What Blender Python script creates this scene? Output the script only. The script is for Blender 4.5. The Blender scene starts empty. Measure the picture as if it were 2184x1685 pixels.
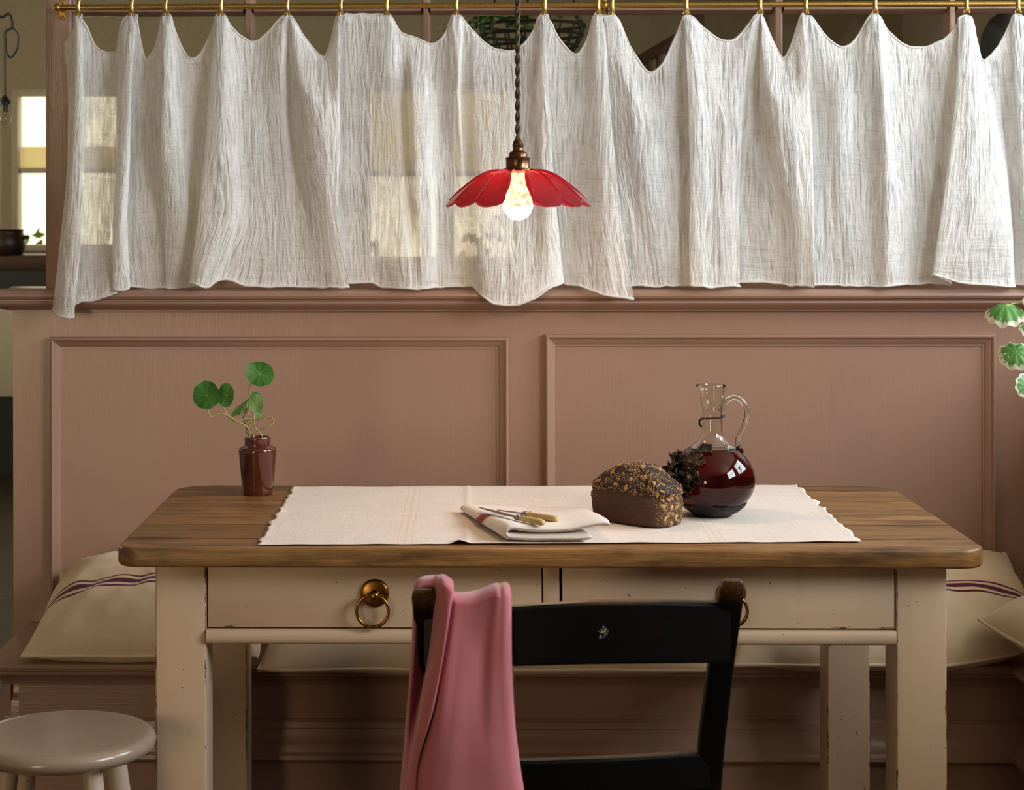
import bpy, bmesh, math, random
from mathutils import Vector, Matrix, noise, Euler
import numpy as np

random.seed(7)
S = bpy.context.scene
COL = S.collection
PI = math.pi

# ------------------------------------------------------------------ camera
F_PX, W_PX, H_PX = 3985.0, 2184.0, 1685.0
PPX, PPY = 910.0, 450.0
CAM = Vector((0.0, 0.0, 1.346))
YAW, ROLL = 0.0188, -0.0018
CAM_R = Matrix.Rotation(YAW, 3, 'Z') @ Matrix.Rotation(PI / 2, 3, 'X') @ Matrix.Rotation(ROLL, 3, 'Z')
cd = bpy.data.cameras.new('camera')
cam = bpy.data.objects.new('camera', cd)
COL.objects.link(cam)
cam.location = CAM
cam.rotation_euler = CAM_R.to_euler()
cd.sensor_width = 36.0
cd.lens = F_PX * 36.0 / W_PX
cd.shift_x = (W_PX / 2 - PPX) / W_PX
cd.shift_y = -(H_PX / 2 - PPY) / W_PX
cd.clip_start = 0.05
cd.dof.use_dof = True
cd.dof.focus_distance = 3.55
cd.dof.aperture_fstop = 10.0
S.camera = cam


def ray(px, py):
    return CAM_R @ Vector(((px - PPX) / F_PX, -(py - PPY) / F_PX, -1.0))


def at(px, py, Y):
    """world point seen at a pixel, at depth Y"""
    d = ray(px, py)
    return CAM + d * (Y / d.y)


def on_z(px, py, z):
    d = ray(px, py)
    return CAM + d * ((z - CAM.z) / d.z)


# ------------------------------------------------------------------ world, light, exposure
S.view_settings.view_transform = 'Standard'
S.view_settings.look = 'None'
S.view_settings.gamma = 1.0
S.view_settings.exposure = 0.0
S.view_settings.use_curve_mapping = False
S.cycles.use_denoising = True
S.cycles.max_bounces = 10
S.cycles.transparent_max_bounces = 16
S.cycles.transmission_bounces = 10
S.cycles.sample_clamp_indirect = 6.0
S.cycles.caustics_refractive = False
S.cycles.caustics_reflective = False

world = bpy.data.worlds.new('sky')
S.world = world
world.use_nodes = True
bgn = world.node_tree.nodes['Background']
bgn.inputs['Color'].default_value = (1.0, 0.90, 0.62, 1)
bgn.inputs['Strength'].default_value = 1.7


def area_light(name, loc, target, sx, sy, power, color):
    ld = bpy.data.lights.new(name, 'AREA')
    ld.shape = 'RECTANGLE'
    ld.size, ld.size_y = sx, sy
    ld.energy = power
    ld.color = color
    o = bpy.data.objects.new(name, ld)
    COL.objects.link(o)
    o.location = loc
    d = Vector(target) - Vector(loc)
    o.rotation_euler = d.to_track_quat('-Z', 'Y').to_euler()
    return o


XR, XL, YF, YB, ZC = 2.35, -3.6, -2.6, 10.0, 2.75      # room: right, left, behind camera, far wall, ceiling
DAY = (0.85, 0.925, 1.0)
area_light('daylight_window_right_a', (XR + 0.22, 3.55, 2.02), (XR - 1, 3.50, 1.72), 1.35, 1.15, 74, (0.79, 0.895, 1.0))
area_light('daylight_window_right_b', (XR + 0.22, 1.75, 2.06), (XR - 1, 2.05, 1.78), 1.45, 1.1, 110, DAY)
area_light('daylight_glazed_door', (-2.60, YF - 0.30, 1.05), (-2.50, YF + 1, 1.05), 0.80, 1.55, 50, (1.0, 0.74, 0.44))
area_light('daylight_window_rear_left', (XL - 0.25, 7.2, 1.8), (XL + 1, 7.2, 1.6), 1.6, 1.3, 30, (1.0, 0.84, 0.56))
area_light('daylight_window_rear_right', (XR + 0.22, 6.1, 1.9), (XR - 1, 6.1, 1.7), 1.1, 1.1, 14, (0.85, 0.93, 1.0))


# ------------------------------------------------------------------ node helpers / materials
class NT:
    def __init__(self, name):
        self.m = bpy.data.materials.new(name)
        self.m.use_nodes = True
        self.t = self.m.node_tree
        self.t.nodes.clear()
        self.out = self.t.nodes.new('ShaderNodeOutputMaterial')

    def n(self, typ, props=None, **ins):
        nd = self.t.nodes.new('ShaderNode' + typ)
        for k, v in (props or {}).items():
            setattr(nd, k, v)
        for k, v in ins.items():
            key = int(k[1:]) if k[0] == '_' and k[1:].isdigit() else k.replace('__', ' ')
            self.set(nd, key, v)
        return nd

    def set(self, nd, key, v):
        s = nd.inputs[key]
        if isinstance(v, bpy.types.NodeSocket):
            self.t.links.new(v, s)
        else:
            if isinstance(v, (tuple, list)) and s.type == 'RGBA' and len(v) == 3:
                v = (*v, 1)
            s.default_value = v

    def coord(self, kind='Object', scale=(1, 1, 1), rot=(0, 0, 0), loc=(0, 0, 0)):
        c = self.n('TexCoord')
        m = self.n('Mapping', Vector=c.outputs[kind])
        m.inputs['Scale'].default_value = scale
        m.inputs['Rotation'].default_value = rot
        m.inputs['Location'].default_value = loc
        return m.outputs[0]

    def noise(self, vec, scale=5, detail=4, rough=0.55, dist=0.0):
        return self.n('TexNoise', Vector=vec, Scale=scale, Detail=detail, Roughness=rough, Distortion=dist).outputs[0]

    def ramp(self, fac, stops, interp='LINEAR'):
        r = self.n('ValToRGB', Fac=fac)
        r.color_ramp.interpolation = interp
        el = r.color_ramp.elements
        while len(el) < len(stops):
            el.new(0.5)
        for e, (p, c) in zip(el, stops):
            e.position = p
            e.color = (*c, 1) if isinstance(c, (tuple, list)) else (c, c, c, 1)
        return r.outputs[0]

    def math(self, op, a, b=0.0, c=0.0):
        return self.n('Math', {'operation': op}, _0=a, _1=b, _2=c).outputs[0]

    def mix(self, fac, a, b, blend='MIX'):
        nd = self.n('Mix', {'data_type': 'RGBA', 'blend_type': blend})
        self.set(nd, 0, fac)
        self.set(nd, 6, a)
        self.set(nd, 7, b)
        return nd.outputs[2]

    def sep(self, vec):
        return self.n('SeparateXYZ', Vector=vec).outputs

    def comb(self, x, y, z=0.0):
        return self.n('CombineXYZ', X=x, Y=y, Z=z).outputs[0]

    def bump(self, h, strength=0.3, dist=0.002, normal=None):
        nd = self.n('Bump', Height=h, Strength=strength, Distance=dist)
        if normal is not None:
            self.set(nd, 'Normal', normal)
        return nd.outputs[0]

    def bsdf(self, **ins):
        return self.n('BsdfPrincipled', None, **ins)

    def done(self, sh):
        self.t.links.new(sh.outputs[0] if hasattr(sh, 'outputs') else sh, self.out.inputs[0])
        return self.m


def m_plain(name, col, rough=0.5, metal=0.0, **kw):
    t = NT(name)
    v = t.coord()
    f = t.noise(v, 30, 3)
    c = t.mix(f, tuple(x * 0.85 for x in col), tuple(min(1, x * 1.12) for x in col))
    return t.done(t.bsdf(Base__Color=c, Roughness=rough, Metallic=metal, **kw))


def m_gloss_paint(name, col, axis='z', rough=0.27, bump=0.42, bd=0.0014):
    """brushed oil paint: fine ridges along the brush direction"""
    t = NT(name)
    sc = {'z': (260, 260, 7), 'x': (7, 260, 260), 'y': (260, 7, 260)}[axis]
    v = t.coord(scale=sc)
    h = t.noise(v, 1.0, 3, 0.6)
    big = t.noise(t.coord(), 2.2, 3)
    fine = t.noise(t.coord(), 900, 2)
    hh = t.math('ADD', t.math('MULTIPLY', h, t.ramp(big, [(0.3, 0.35), (0.7, 1.0)])), t.math('MULTIPLY', fine, 0.12))
    c = t.mix(big, tuple(x * 0.94 for x in col), tuple(x * 1.05 for x in col))
    return t.done(t.bsdf(Base__Color=c, Roughness=rough, Normal=t.bump(hh, bump, bd), Specular__IOR__Level=0.5))


WALLC = (0.345, 0.208, 0.150)
M_WALL_V = m_gloss_paint('dusky_pink_gloss_paint_vertical', WALLC, 'z')
M_WALL_H = m_gloss_paint('dusky_pink_gloss_paint_horizontal', WALLC, 'x')
M_WALL_D = m_gloss_paint('dusky_pink_gloss_paint_deep', WALLC, 'y')


def m_worn_paint(name, col, axis='z', chip=0.5, edge=True, seed=0.0):
    t = NT(name)
    v = t.coord(loc=(seed, seed * 2, seed * 3))
    sc = {'z': (90, 90, 5), 'x': (5, 90, 90)}[axis]
    st = t.noise(t.coord(scale=sc, loc=(seed, 0, seed)), 1.0, 4, 0.6)
    big = t.noise(v, 6, 4)
    mid = t.noise(v, 38, 5, 0.65)
    spk = t.noise(v, 95, 3, 0.6)
    c = t.mix(big, tuple(x * 0.90 for x in col), tuple(min(1, x * 1.06) for x in col))
    c = t.mix(t.math('MULTIPLY', st, 0.22), c, tuple(x * 0.62 for x in col))
    # stains and smudges
    sm = t.ramp(t.math('MULTIPLY', mid, t.ramp(big, [(0.45, 0.0), (0.75, 1.0)])), [(0.34, 0.0), (0.56, 0.35)])
    c = t.mix(sm, c, (0.13, 0.095, 0.07))
    # chips: grey undercoat, ochre, bare dark wood
    sc2 = {'z': (1, 1, 0.33), 'x': (0.33, 1, 1)}[axis]
    cv = t.coord(scale=sc2, loc=(seed * 1.7, seed, 0))
    ch = t.noise(cv, 70, 6, 0.72, 0.3)
    if edge:
        g = t.sep(t.n('TexCoord').outputs['Generated'])
        a, b = (0, 1) if axis == 'z' else (2, 1)
        d = t.math('MAXIMUM', t.math('MINIMUM', g[a], t.math('SUBTRACT', 1.0, g[a])),
                   t.math('MINIMUM', g[b], t.math('SUBTRACT', 1.0, g[b])))
        e = t.ramp(d, [(0.0, 1.0), (0.055, 0.0)])
        ch = t.math('ADD', ch, t.math('MULTIPLY', e, 0.21 * chip * 2))
    lo = 0.704 - 0.02 * chip
    mask = t.ramp(ch, [(lo, 0.0), (lo + 0.012, 1.0)])
    under = t.ramp(spk, [(0.38, (0.05, 0.045, 0.045)), (0.5, (0.10, 0.075, 0.055)), (0.62, (0.20, 0.11, 0.035))])
    c = t.mix(mask, c, under)
    dots = t.ramp(t.noise(v, 130, 2, 0.4), [(0.745, 0.0), (0.765, 0.7)])
    c = t.mix(dots, c, (0.06, 0.05, 0.045))
    h = t.math('SUBTRACT', t.math('ADD', t.math('MULTIPLY', st, 0.5), t.math('MULTIPLY', mid, 0.2)), t.math('MULTIPLY', mask, 0.9))
    return t.done(t.bsdf(Base__Color=c, Roughness=0.42, Normal=t.bump(h, 0.35, 0.0012)))


CREAM = (0.61, 0.43, 0.285)
M_LEG = m_worn_paint('chipped_cream_paint_upright', CREAM, 'z', 0.55)
M_LEG2 = m_worn_paint('chipped_cream_paint_upright_worn', CREAM, 'z', 0.62, seed=3.1)
M_RAIL = m_worn_paint('chipped_cream_paint_rail', CREAM, 'x', 0.42, seed=1.3)
M_STOOL = m_worn_paint('glossy_cream_stool_paint', (0.55, 0.42, 0.32), 'x', 0.28, edge=False, seed=5.0)


def m_wood(name, c_lo, c_hi, rough=0.5, seed=0.0, along='x', stains=True):
    t = NT(name)
    sc = {'x': (1.6, 26, 26), 'z': (26, 26, 1.6)}[along]
    v = t.coord(scale=sc, loc=(seed, seed * 1.3, seed * 0.7))
    rnd = t.n('ObjectInfo').outputs['Random']
    vv = t.n('VectorMath', {'operation': 'ADD'}, _0=v, _1=t.comb(t.math('MULTIPLY', rnd, 9.0), t.math('MULTIPLY', rnd, 31.0), 0.0)).outputs[0]
    g = t.noise(vv, 1.6, 6, 0.62, 0.6)
    fine = t.noise(t.coord(scale={'x': (9, 420, 420), 'z': (420, 420, 9)}[along]), 1.0, 4, 0.7)
    c = t.ramp(g, [(0.28, c_lo), (0.5, tuple((a + b) / 2 for a, b in zip(c_lo, c_hi))), (0.72, c_hi)])
    c = t.mix(t.math('MULTIPLY', t.ramp(fine, [(0.42, 1.0), (0.6, 0.0)]), 0.45), c, tuple(x * 0.42 for x in c_lo))
    tone = t.math('ADD', 0.78, t.math('MULTIPLY', rnd, 0.5))
    c = t.n('Mix', {'data_type': 'RGBA', 'blend_type': 'MULTIPLY'}, _0=1.0, _6=c, _7=t.comb(tone, tone, tone)).outputs[2]
    if stains:
        s = t.noise(t.coord(scale=(1, 3.2, 3.2), loc=(seed, 1, 0)), 5.5, 5, 0.62)
        c = t.mix(t.ramp(s, [(0.48, 0.0), (0.70, 0.80)]), c, tuple(x * 0.33 for x in c_lo))
        k = t.noise(t.coord(scale=(0.6, 5, 5)), 26, 4, 0.7)
        c = t.mix(t.ramp(k, [(0.68, 0.0), (0.72, 0.8)]), c, (0.012, 0.006, 0.003))
    h = t.math('ADD', t.math('MULTIPLY', fine, 0.6), t.math('MULTIPLY', g, 0.5))
    return t.done(t.bsdf(Base__Color=c, Roughness=rough, Normal=t.bump(h, 0.35, 0.0015)))


M_TOP = m_wood('old_pine_tabletop', (0.125, 0.050, 0.012), (0.37, 0.185, 0.058), 0.38)
M_DARKWOOD = m_wood('dark_brown_wood', (0.05, 0.02, 0.008), (0.13, 0.055, 0.02), 0.45, stains=False)
M_FLOOR = m_wood('dark_floor_boards', (0.03, 0.02, 0.013), (0.08, 0.05, 0.03), 0.5)


def m_black_wood():
    t = NT('black_painted_wood_rubbed_brown')
    v = t.coord()
    n1 = t.noise(t.coord(scale=(1, 1, 1)), 160, 5, 0.75)
    n2 = t.noise(v, 14, 3)
    e = t.ramp(t.sep(t.n('TexCoord').outputs['Generated'])[2], [(0.962, 0.0), (0.985, 1.0)])
    rub = t.ramp(t.math('MULTIPLY', n1, t.ramp(n2, [(0.35, 0.5), (0.7, 1.1)])), [(0.50, 0.0), (0.62, 0.6)])
    c = t.mix(rub, (0.0018, 0.0017, 0.0017), (0.012, 0.004, 0.0016))
    c = t.mix(t.math('MULTIPLY', e, t.ramp(n1, [(0.35, 0.2), (0.6, 1.0)])), c, (0.10, 0.045, 0.014))
    return t.done(t.bsdf(Base__Color=c, Roughness=0.40, Specular__IOR__Level=0.22, Normal=t.bump(n1, 0.10, 0.0006)))


M_BLACK = m_black_wood()
M_SPECK = m_plain('dried_pale_paint', (0.5, 0.46, 0.38), 0.6)


def m_metal(name, col, rough=0.3, patina=(0.06, 0.035, 0.015), amount=0.5):
    t = NT(name)
    v = t.coord()
    n = t.noise(v, 120, 4, 0.6)
    c = t.mix(t.ramp(n, [(0.4, 0.0), (0.75, amount)]), col, patina)
    r = t.ramp(n, [(0.3, rough * 0.8), (0.8, min(1, rough * 1.7))])
    return t.done(t.bsdf(Base__Color=c, Roughness=r, Metallic=1.0))


M_BRASS = m_metal('aged_brass', (0.50, 0.30, 0.075), 0.33)
M_BRASS_B = m_metal('bright_brass', (0.56, 0.37, 0.14), 0.26, amount=0.4)
M_BRONZE = m_metal('dark_antique_bronze', (0.17, 0.085, 0.045), 0.26, (0.03, 0.018, 0.01), 0.6)
M_PULL = m_metal('old_brass_pull', (0.36, 0.18, 0.04), 0.22, (0.07, 0.03, 0.008), 0.6)
M_PEWTER = m_metal('black_cast_metal', (0.055, 0.046, 0.038), 0.40, (0.015, 0.012, 0.01), 0.7)
M_STEEL = m_metal('steel_blade', (0.42, 0.41, 0.39), 0.2, (0.12, 0.11, 0.1), 0.5)
M_IRON = m_plain('black_iron', (0.02, 0.018, 0.015), 0.5, 0.6)
M_SCREW = m_metal('copper_screw', (0.34, 0.13, 0.06), 0.4)


def m_cloth(name, col, weave=900, rough=0.9, bump=0.25, sheen=0.1, crease=None, translucent=0.0):
    t = NT(name)
    v = t.coord('UV')
    x, y, _ = t.sep(v)
    wx = t.math('SINE', t.math('MULTIPLY', x, weave * 6.283))
    wy = t.math('SINE', t.math('MULTIPLY', y, weave * 6.283))
    w = t.math('MULTIPLY', wx, wy)
    slub = t.noise(t.coord('UV', scale=(weave * 0.5, weave * 0.02, 1)), 1.0, 2)
    slub2 = t.noise(t.coord('UV', scale=(weave * 0.02, weave * 0.5, 1)), 1.0, 2)
    big = t.noise(v, 9, 4)
    sl = t.math('ADD', slub, slub2)
    c = t.mix(t.ramp(sl, [(0.3, 0.0), (0.7, 1.0)]), tuple(k * 0.90 for k in col), tuple(min(1, k * 1.06) for k in col))
    c = t.mix(t.math('MULTIPLY', big, 0.25), c, tuple(k * 0.85 for k in col))
    h = t.math('ADD', t.math('MULTIPLY', w, 0.2), sl)
    nrm = t.bump(h, bump, 0.0006)
    b = t.bsdf(Base__Color=c, Roughness=rough, Normal=nrm, Sheen__Weight=sheen, Specular__IOR__Level=0.15)
    if translucent:
        tr = t.n('BsdfTranslucent', Color=c, Normal=nrm)
        b = t.n('MixShader', Fac=translucent, _1=b.outputs[0], _2=tr.outputs[0])
    return t.done(b)


M_LINEN = None
M_PINK = m_cloth('dusty_rose_linen', (0.47, 0.150, 0.168), 700, 0.9, 0.2, 0.25, translucent=0.08)
M_NAPKIN0 = None


def m_gauze():
    t = NT('white_crinkled_cotton_gauze')
    uv = t.coord('UV')
    warp = t.noise(uv, 9, 3)
    x, y, _ = t.sep(uv)
    xw = t.math('ADD', x, t.math('MULTIPLY', t.math('SUBTRACT', warp, 0.5), 0.010))
    yw = t.math('ADD', y, t.math('MULTIPLY', t.math('SUBTRACT', t.noise(uv, 14, 3), 0.5), 0.010))
    vert = t.noise(t.comb(t.math('MULTIPLY', xw, 82.0), t.math('MULTIPLY', yw, 8.0)), 1.0, 3, 0.6, 0.3)
    horz = t.noise(t.comb(t.math('MULTIPLY', xw, 15.0), t.math('MULTIPLY', yw, 80.0)), 1.0, 3, 0.6, 0.3)
    sel = t.noise(uv, 6, 3, 0.6)
    ridge_v = t.math('SUBTRACT', 1.0, t.math('ABSOLUTE', t.math('MULTIPLY', t.math('SUBTRACT', vert, 0.5), 3.2)))
    ridge_h = t.math('SUBTRACT', 1.0, t.math('ABSOLUTE', t.math('MULTIPLY', t.math('SUBTRACT', horz, 0.5), 3.2)))
    h = t.math('ADD', t.math('MULTIPLY', ridge_v, t.ramp(sel, [(0.3, 0.45), (0.7, 1.0)])),
               t.math('MULTIPLY', ridge_h, t.ramp(sel, [(0.3, 0.34), (0.7, 0.12)])))
    weave = t.math('MULTIPLY', t.math('SINE', t.math('MULTIPLY', x, 5600.0)), t.math('SINE', t.math('MULTIPLY', y, 5600.0)))
    h = t.math('ADD', h, t.math('MULTIPLY', weave, 0.02))
    nrm = t.bump(h, 1.0, 0.0050)
    # denser on the crinkle ridges, thinner between
    hem = t.n('Attribute', {'attribute_name': 'hem'}).outputs['Fac']
    dens = t.math('ADD', t.ramp(h, [(0.40, 0.58), (1.05, 0.97)]), t.math('MULTIPLY', hem, 0.2))
    col = (0.96, 0.95, 0.935)
    d = t.n('BsdfDiffuse', Color=col, Normal=nrm)
    tr = t.n('BsdfTranslucent', Color=(0.86, 0.80, 0.72), Normal=nrm)
    body = t.n('MixShader', Fac=0.22, _1=d.outputs[0], _2=tr.outputs[0])
    tp = t.n('BsdfTransparent', Color=(1, 0.985, 0.96))
    s = t.n('MixShader', Fac=dens, _1=tp.outputs[0], _2=body.outputs[0])
    return t.done(s)


M_GAUZE = m_gauze()


def m_striped_canvas():
    t = NT('cream_canvas_with_plum_stripes')
    uv = t.coord('UV')
    x, y, _ = t.sep(uv)
    tooth = t.math('MULTIPLY', t.math('SINE', t.math('MULTIPLY', x, 900.0)), 0.0010)
    yy = t.math('ADD', y, tooth)
    def band(c, w):
        d = t.math('ABSOLUTE', t.math('SUBTRACT', yy, c))
        return t.math('LESS_THAN', d, w)
    m = t.math('MAXIMUM', t.math('MAXIMUM', band(0.300, 0.008), band(0.345, 0.017)), band(0.388, 0.007))
    tw = t.math('SINE', t.math('MULTIPLY', t.math('ADD', x, y), 1500.0))
    n = t.noise(uv, 14, 5, 0.6)
    base = t.mix(n, (0.60, 0.455, 0.29), (0.74, 0.59, 0.41))
    c = t.mix(m, base, (0.105, 0.012, 0.045))
    h = t.math('ADD', t.math('MULTIPLY', tw, 0.25), t.math('MULTIPLY', t.noise(uv, 300, 3), 0.5))
    return t.done(t.bsdf(Base__Color=c, Roughness=0.95, Normal=t.bump(h, 0.3, 0.0008), Sheen__Weight=0.15, Specular__IOR__Level=0.1))


M_CANVAS = m_striped_canvas()


def m_runner():
    t = NT('off_white_linen_with_woven_bands')
    uv = t.coord('UV')
    x, y, _ = t.sep(uv)
    def lines(c):
        d = t.math('ABSOLUTE', t.math('SUBTRACT', x, c))
        inb = t.math('LESS_THAN', d, 0.019)
        cell = t.math('FRACT', t.math('MULTIPLY', t.math('ADD', d, 0.0005), 95.0))
        return t.math('MULTIPLY', inb, t.math('LESS_THAN', cell, 0.28))
    m = t.math('MAXIMUM', lines(0.242), lines(0.765))
    sl = t.math('ADD', t.noise(t.coord('UV', scale=(400, 12, 1)), 1.0, 2), t.noise(t.coord('UV', scale=(12, 400, 1)), 1.0, 2))
    c = t.mix(t.ramp(sl, [(0.7, 0.0), (1.3, 1.0)]), (0.66, 0.565, 0.50), (0.74, 0.655, 0.595))
    c = t.mix(t.math('MULTIPLY', m, 0.35), c, (0.66, 0.48, 0.33))
    h = t.math('ADD', sl, t.math('MULTIPLY', m, 1.6))
    return t.done(t.bsdf(Base__Color=c, Roughness=0.95, Normal=t.bump(h, 0.3, 0.0008), Specular__IOR__Level=0.1))


M_RUNNER = m_runner()


def m_glass(name, col=(1, 1, 1), rough=0.0, ior=1.47):
    t = NT(name)
    return t.done(t.n('BsdfGlass', Color=col, Roughness=rough, IOR=ior))


M_GLASS = m_glass('clear_blown_glass', (0.97, 0.98, 0.96))


def m_wine():
    t = NT('red_wine')
    rf = t.n('BsdfRefraction', Color=(0.25, 0.0030, 0.013), Roughness=0.0, IOR=1.36)
    gl = t.n('BsdfGlossy', Color=(1, 1, 1), Roughness=0.02)
    fr = t.n('Fresnel', IOR=1.47)
    ff = t.math('MULTIPLY', fr.outputs[0], t.math('SUBTRACT', 1.0, t.n('NewGeometry').outputs['Backfacing']))
    return t.done(t.n('MixShader', Fac=ff, _1=rf.outputs[0], _2=gl.outputs[0]))


M_WINE = m_wine()


def m_pane():
    t = NT('window_glass')
    tp = t.n('BsdfTransparent', Color=(0.95, 0.96, 0.94))
    gl = t.n('BsdfGlossy', Color=(1, 1, 1), Roughness=0.02)
    fr = t.n('Fresnel', IOR=1.5)
    ff = t.math('MULTIPLY', fr.outputs[0], t.math('SUBTRACT', 1.0, t.n('NewGeometry').outputs['Backfacing']))
    return t.done(t.n('MixShader', Fac=ff, _1=tp.outputs[0], _2=gl.outputs[0]))


M_PANE = m_pane()


def m_red_glass():
    t = NT('cranberry_red_glass')
    n = t.noise(t.coord(), 90, 4, 0.6)
    sp = t.noise(t.coord(), 420, 2, 0.5)
    nrm = t.bump(t.math('ADD', n, t.math('MULTIPLY', sp, 0.4)), 0.3, 0.0015)
    # two walls of glass are crossed, so each one filters by the root of the colour
    tp = t.n('BsdfTransparent', Color=t.mix(n, (0.66, 0.12, 0.16), (0.95, 0.42, 0.40)))
    tr = t.n('BsdfTranslucent', Color=t.mix(n, (0.085, 0.002, 0.009), (0.16, 0.006, 0.018)), Normal=nrm)
    df = t.n('BsdfDiffuse', Color=t.mix(n, (0.20, 0.007, 0.028), (0.34, 0.018, 0.055)), Normal=nrm)
    body = t.n('MixShader', Fac=0.40, _1=df.outputs[0], _2=tr.outputs[0])
    b2 = t.n('MixShader', Fac=t.ramp(n, [(0.35, 0.62), (0.68, 0.42)]), _1=tp.outputs[0], _2=body.outputs[0])
    gl = t.n('BsdfGlossy', Color=(1, 1, 1), Roughness=0.14, Normal=nrm)
    fr = t.n('Fresnel', IOR=1.5, Normal=nrm)
    ff = t.math('MULTIPLY', fr.outputs[0], t.math('SUBTRACT', 1.0, t.n('NewGeometry').outputs['Backfacing']))
    return t.done(t.n('MixShader', Fac=ff, _1=b2.outputs[0], _2=gl.outputs[0]))


M_REDGLASS = m_red_glass()


def m_ridge():
    t = NT('pale_red_glass_ridge')
    tr = t.n('BsdfTranslucent', Color=(0.55, 0.08, 0.09))
    b = t.bsdf(Base__Color=(0.48, 0.05, 0.08), Roughness=0.12)
    return t.done(t.n('MixShader', Fac=0.55, _1=b.outputs[0], _2=tr.outputs[0]))


M_RIDGE = m_ridge()


def m_emit(name, col, strength):
    t = NT(name)
    return t.done(t.n('Emission', Color=col, Strength=strength))


M_BULB = m_emit('glowing_warm_bulb', (1.0, 0.64, 0.32), 125.0)


def m_ceramic():
    t = NT('treacle_brown_glaze')
    v = t.coord()
    z = t.sep(v)[2]
    n = t.noise(v, 60, 4)
    c = t.ramp(t.math('ADD', t.math('MULTIPLY', z, 6.0), t.math('MULTIPLY', n, 0.25)),
               [(0.05, (0.11, 0.028, 0.008)), (0.35, (0.060, 0.012, 0.006)), (0.75, (0.075, 0.015, 0.007)), (0.95, (0.13, 0.032, 0.012))])
    return t.done(t.bsdf(Base__Color=c, Roughness=0.12, Coat__Weight=0.6, Coat__Roughness=0.05, Normal=t.bump(n, 0.06, 0.001)))


M_JAR = m_ceramic()


def m_leaf(name, col, vein, edge=None):
    t = NT(name)
    uv = t.coord('UV')
    x, y, _ = t.sep(uv)
    ang = t.math('ARCTAN2', y, x)
    r = t.math('SQRT', t.math('ADD', t.math('MULTIPLY', x, x), t.math('MULTIPLY', y, y)))
    v = t.math('ABSOLUTE', t.math('SINE', t.math('MULTIPLY', ang, 4.5)))
    vm = t.math('MULTIPLY', t.math('LESS_THAN', t.math('MULTIPLY', v, t.math('ADD', r, 0.03)), 0.030), t.math('LESS_THAN', r, 0.82))
    hub = t.math('LESS_THAN', r, 0.055)
    n = t.noise(uv, 7, 5, 0.6)
    c = t.mix(n, tuple(k * 0.75 for k in col), tuple(k * 1.25 for k in col))
    c = t.mix(t.math('MAXIMUM', t.math('MULTIPLY', vm, 0.42), t.math('MULTIPLY', hub, 0.9)), c, vein)
    if edge:
        e = t.ramp(t.math('ADD', r, t.math('MULTIPLY', t.math('SUBTRACT', t.noise(uv, 3.5, 3), 0.5), 0.7)), [(0.80, 0.0), (0.86, 1.0)])
        c = t.mix(e, c, edge)
    b = t.bsdf(Base__Color=c, Roughness=0.45, Normal=t.bump(t.math('SUBTRACT', n, t.math('MULTIPLY', vm, 0.4)), 0.3, 0.002))
    tr = t.n('BsdfTranslucent', Color=c)
    return t.done(t.n('MixShader', Fac=0.2, _1=b.outputs[0], _2=tr.outputs[0]))


M_LEAF_D = m_leaf('nasturtium_leaf_dark', (0.035, 0.150, 0.014), (0.22, 0.36, 0.10))
M_LEAF_M = m_leaf('nasturtium_leaf_mid', (0.065, 0.235, 0.035), (0.28, 0.42, 0.14))
M_LEAF_L = m_leaf('nasturtium_leaf_pale', (0.15, 0.28, 0.075), (0.36, 0.46, 0.20))
M_LEAF_V = m_leaf('variegated_geranium_leaf', (0.12, 0.34, 0.075), (0.25, 0.45, 0.16), (0.80, 0.78, 0.60))
M_STEM = m_plain('pale_green_stem', (0.36, 0.33, 0.10), 0.5)
M_STEM_B = m_plain('brownish_stem', (0.20, 0.105, 0.06), 0.55)


def m_bread():
    t = NT('dark_rye_crust')
    v = t.coord()
    n = t.noise(v, 55, 6, 0.7)
    n2 = t.noise(v, 260, 4, 0.7)
    z = t.sep(v)[2]
    side = t.mix(n, (0.050, 0.018, 0.005), (0.140, 0.056, 0.017))
    side = t.mix(t.ramp(n2, [(0.5, 0.0), (0.7, 0.5)]), side, (0.20, 0.095, 0.038))
    top = t.mix(n, (0.012, 0.005, 0.004), (0.040, 0.016, 0.011))
    c = t.mix(t.ramp(t.math('ADD', z, t.math('MULTIPLY', n, 0.02)), [(0.062, 0.0), (0.074, 1.0)]), side, top)
    h = t.math('ADD', n, t.math('MULTIPLY', n2, 0.5))
    return t.done(t.bsdf(Base__Color=c, Roughness=0.6, Normal=t.bump(h, 1.0, 0.006)))


M_BREAD = m_bread()
def m_seed():
    t = NT('toasted_pumpkin_seed')
    r = t.n('ObjectInfo').outputs['Random']
    c = t.ramp(r, [(0.0, (0.20, 0.085, 0.022)), (0.40, (0.42, 0.22, 0.055)), (1.0, (0.66, 0.42, 0.13))])
    n = t.noise(t.coord(), 300, 3)
    return t.done(t.bsdf(Base__Color=t.mix(n, c, (0.2, 0.09, 0.03)), Roughness=0.4))


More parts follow.
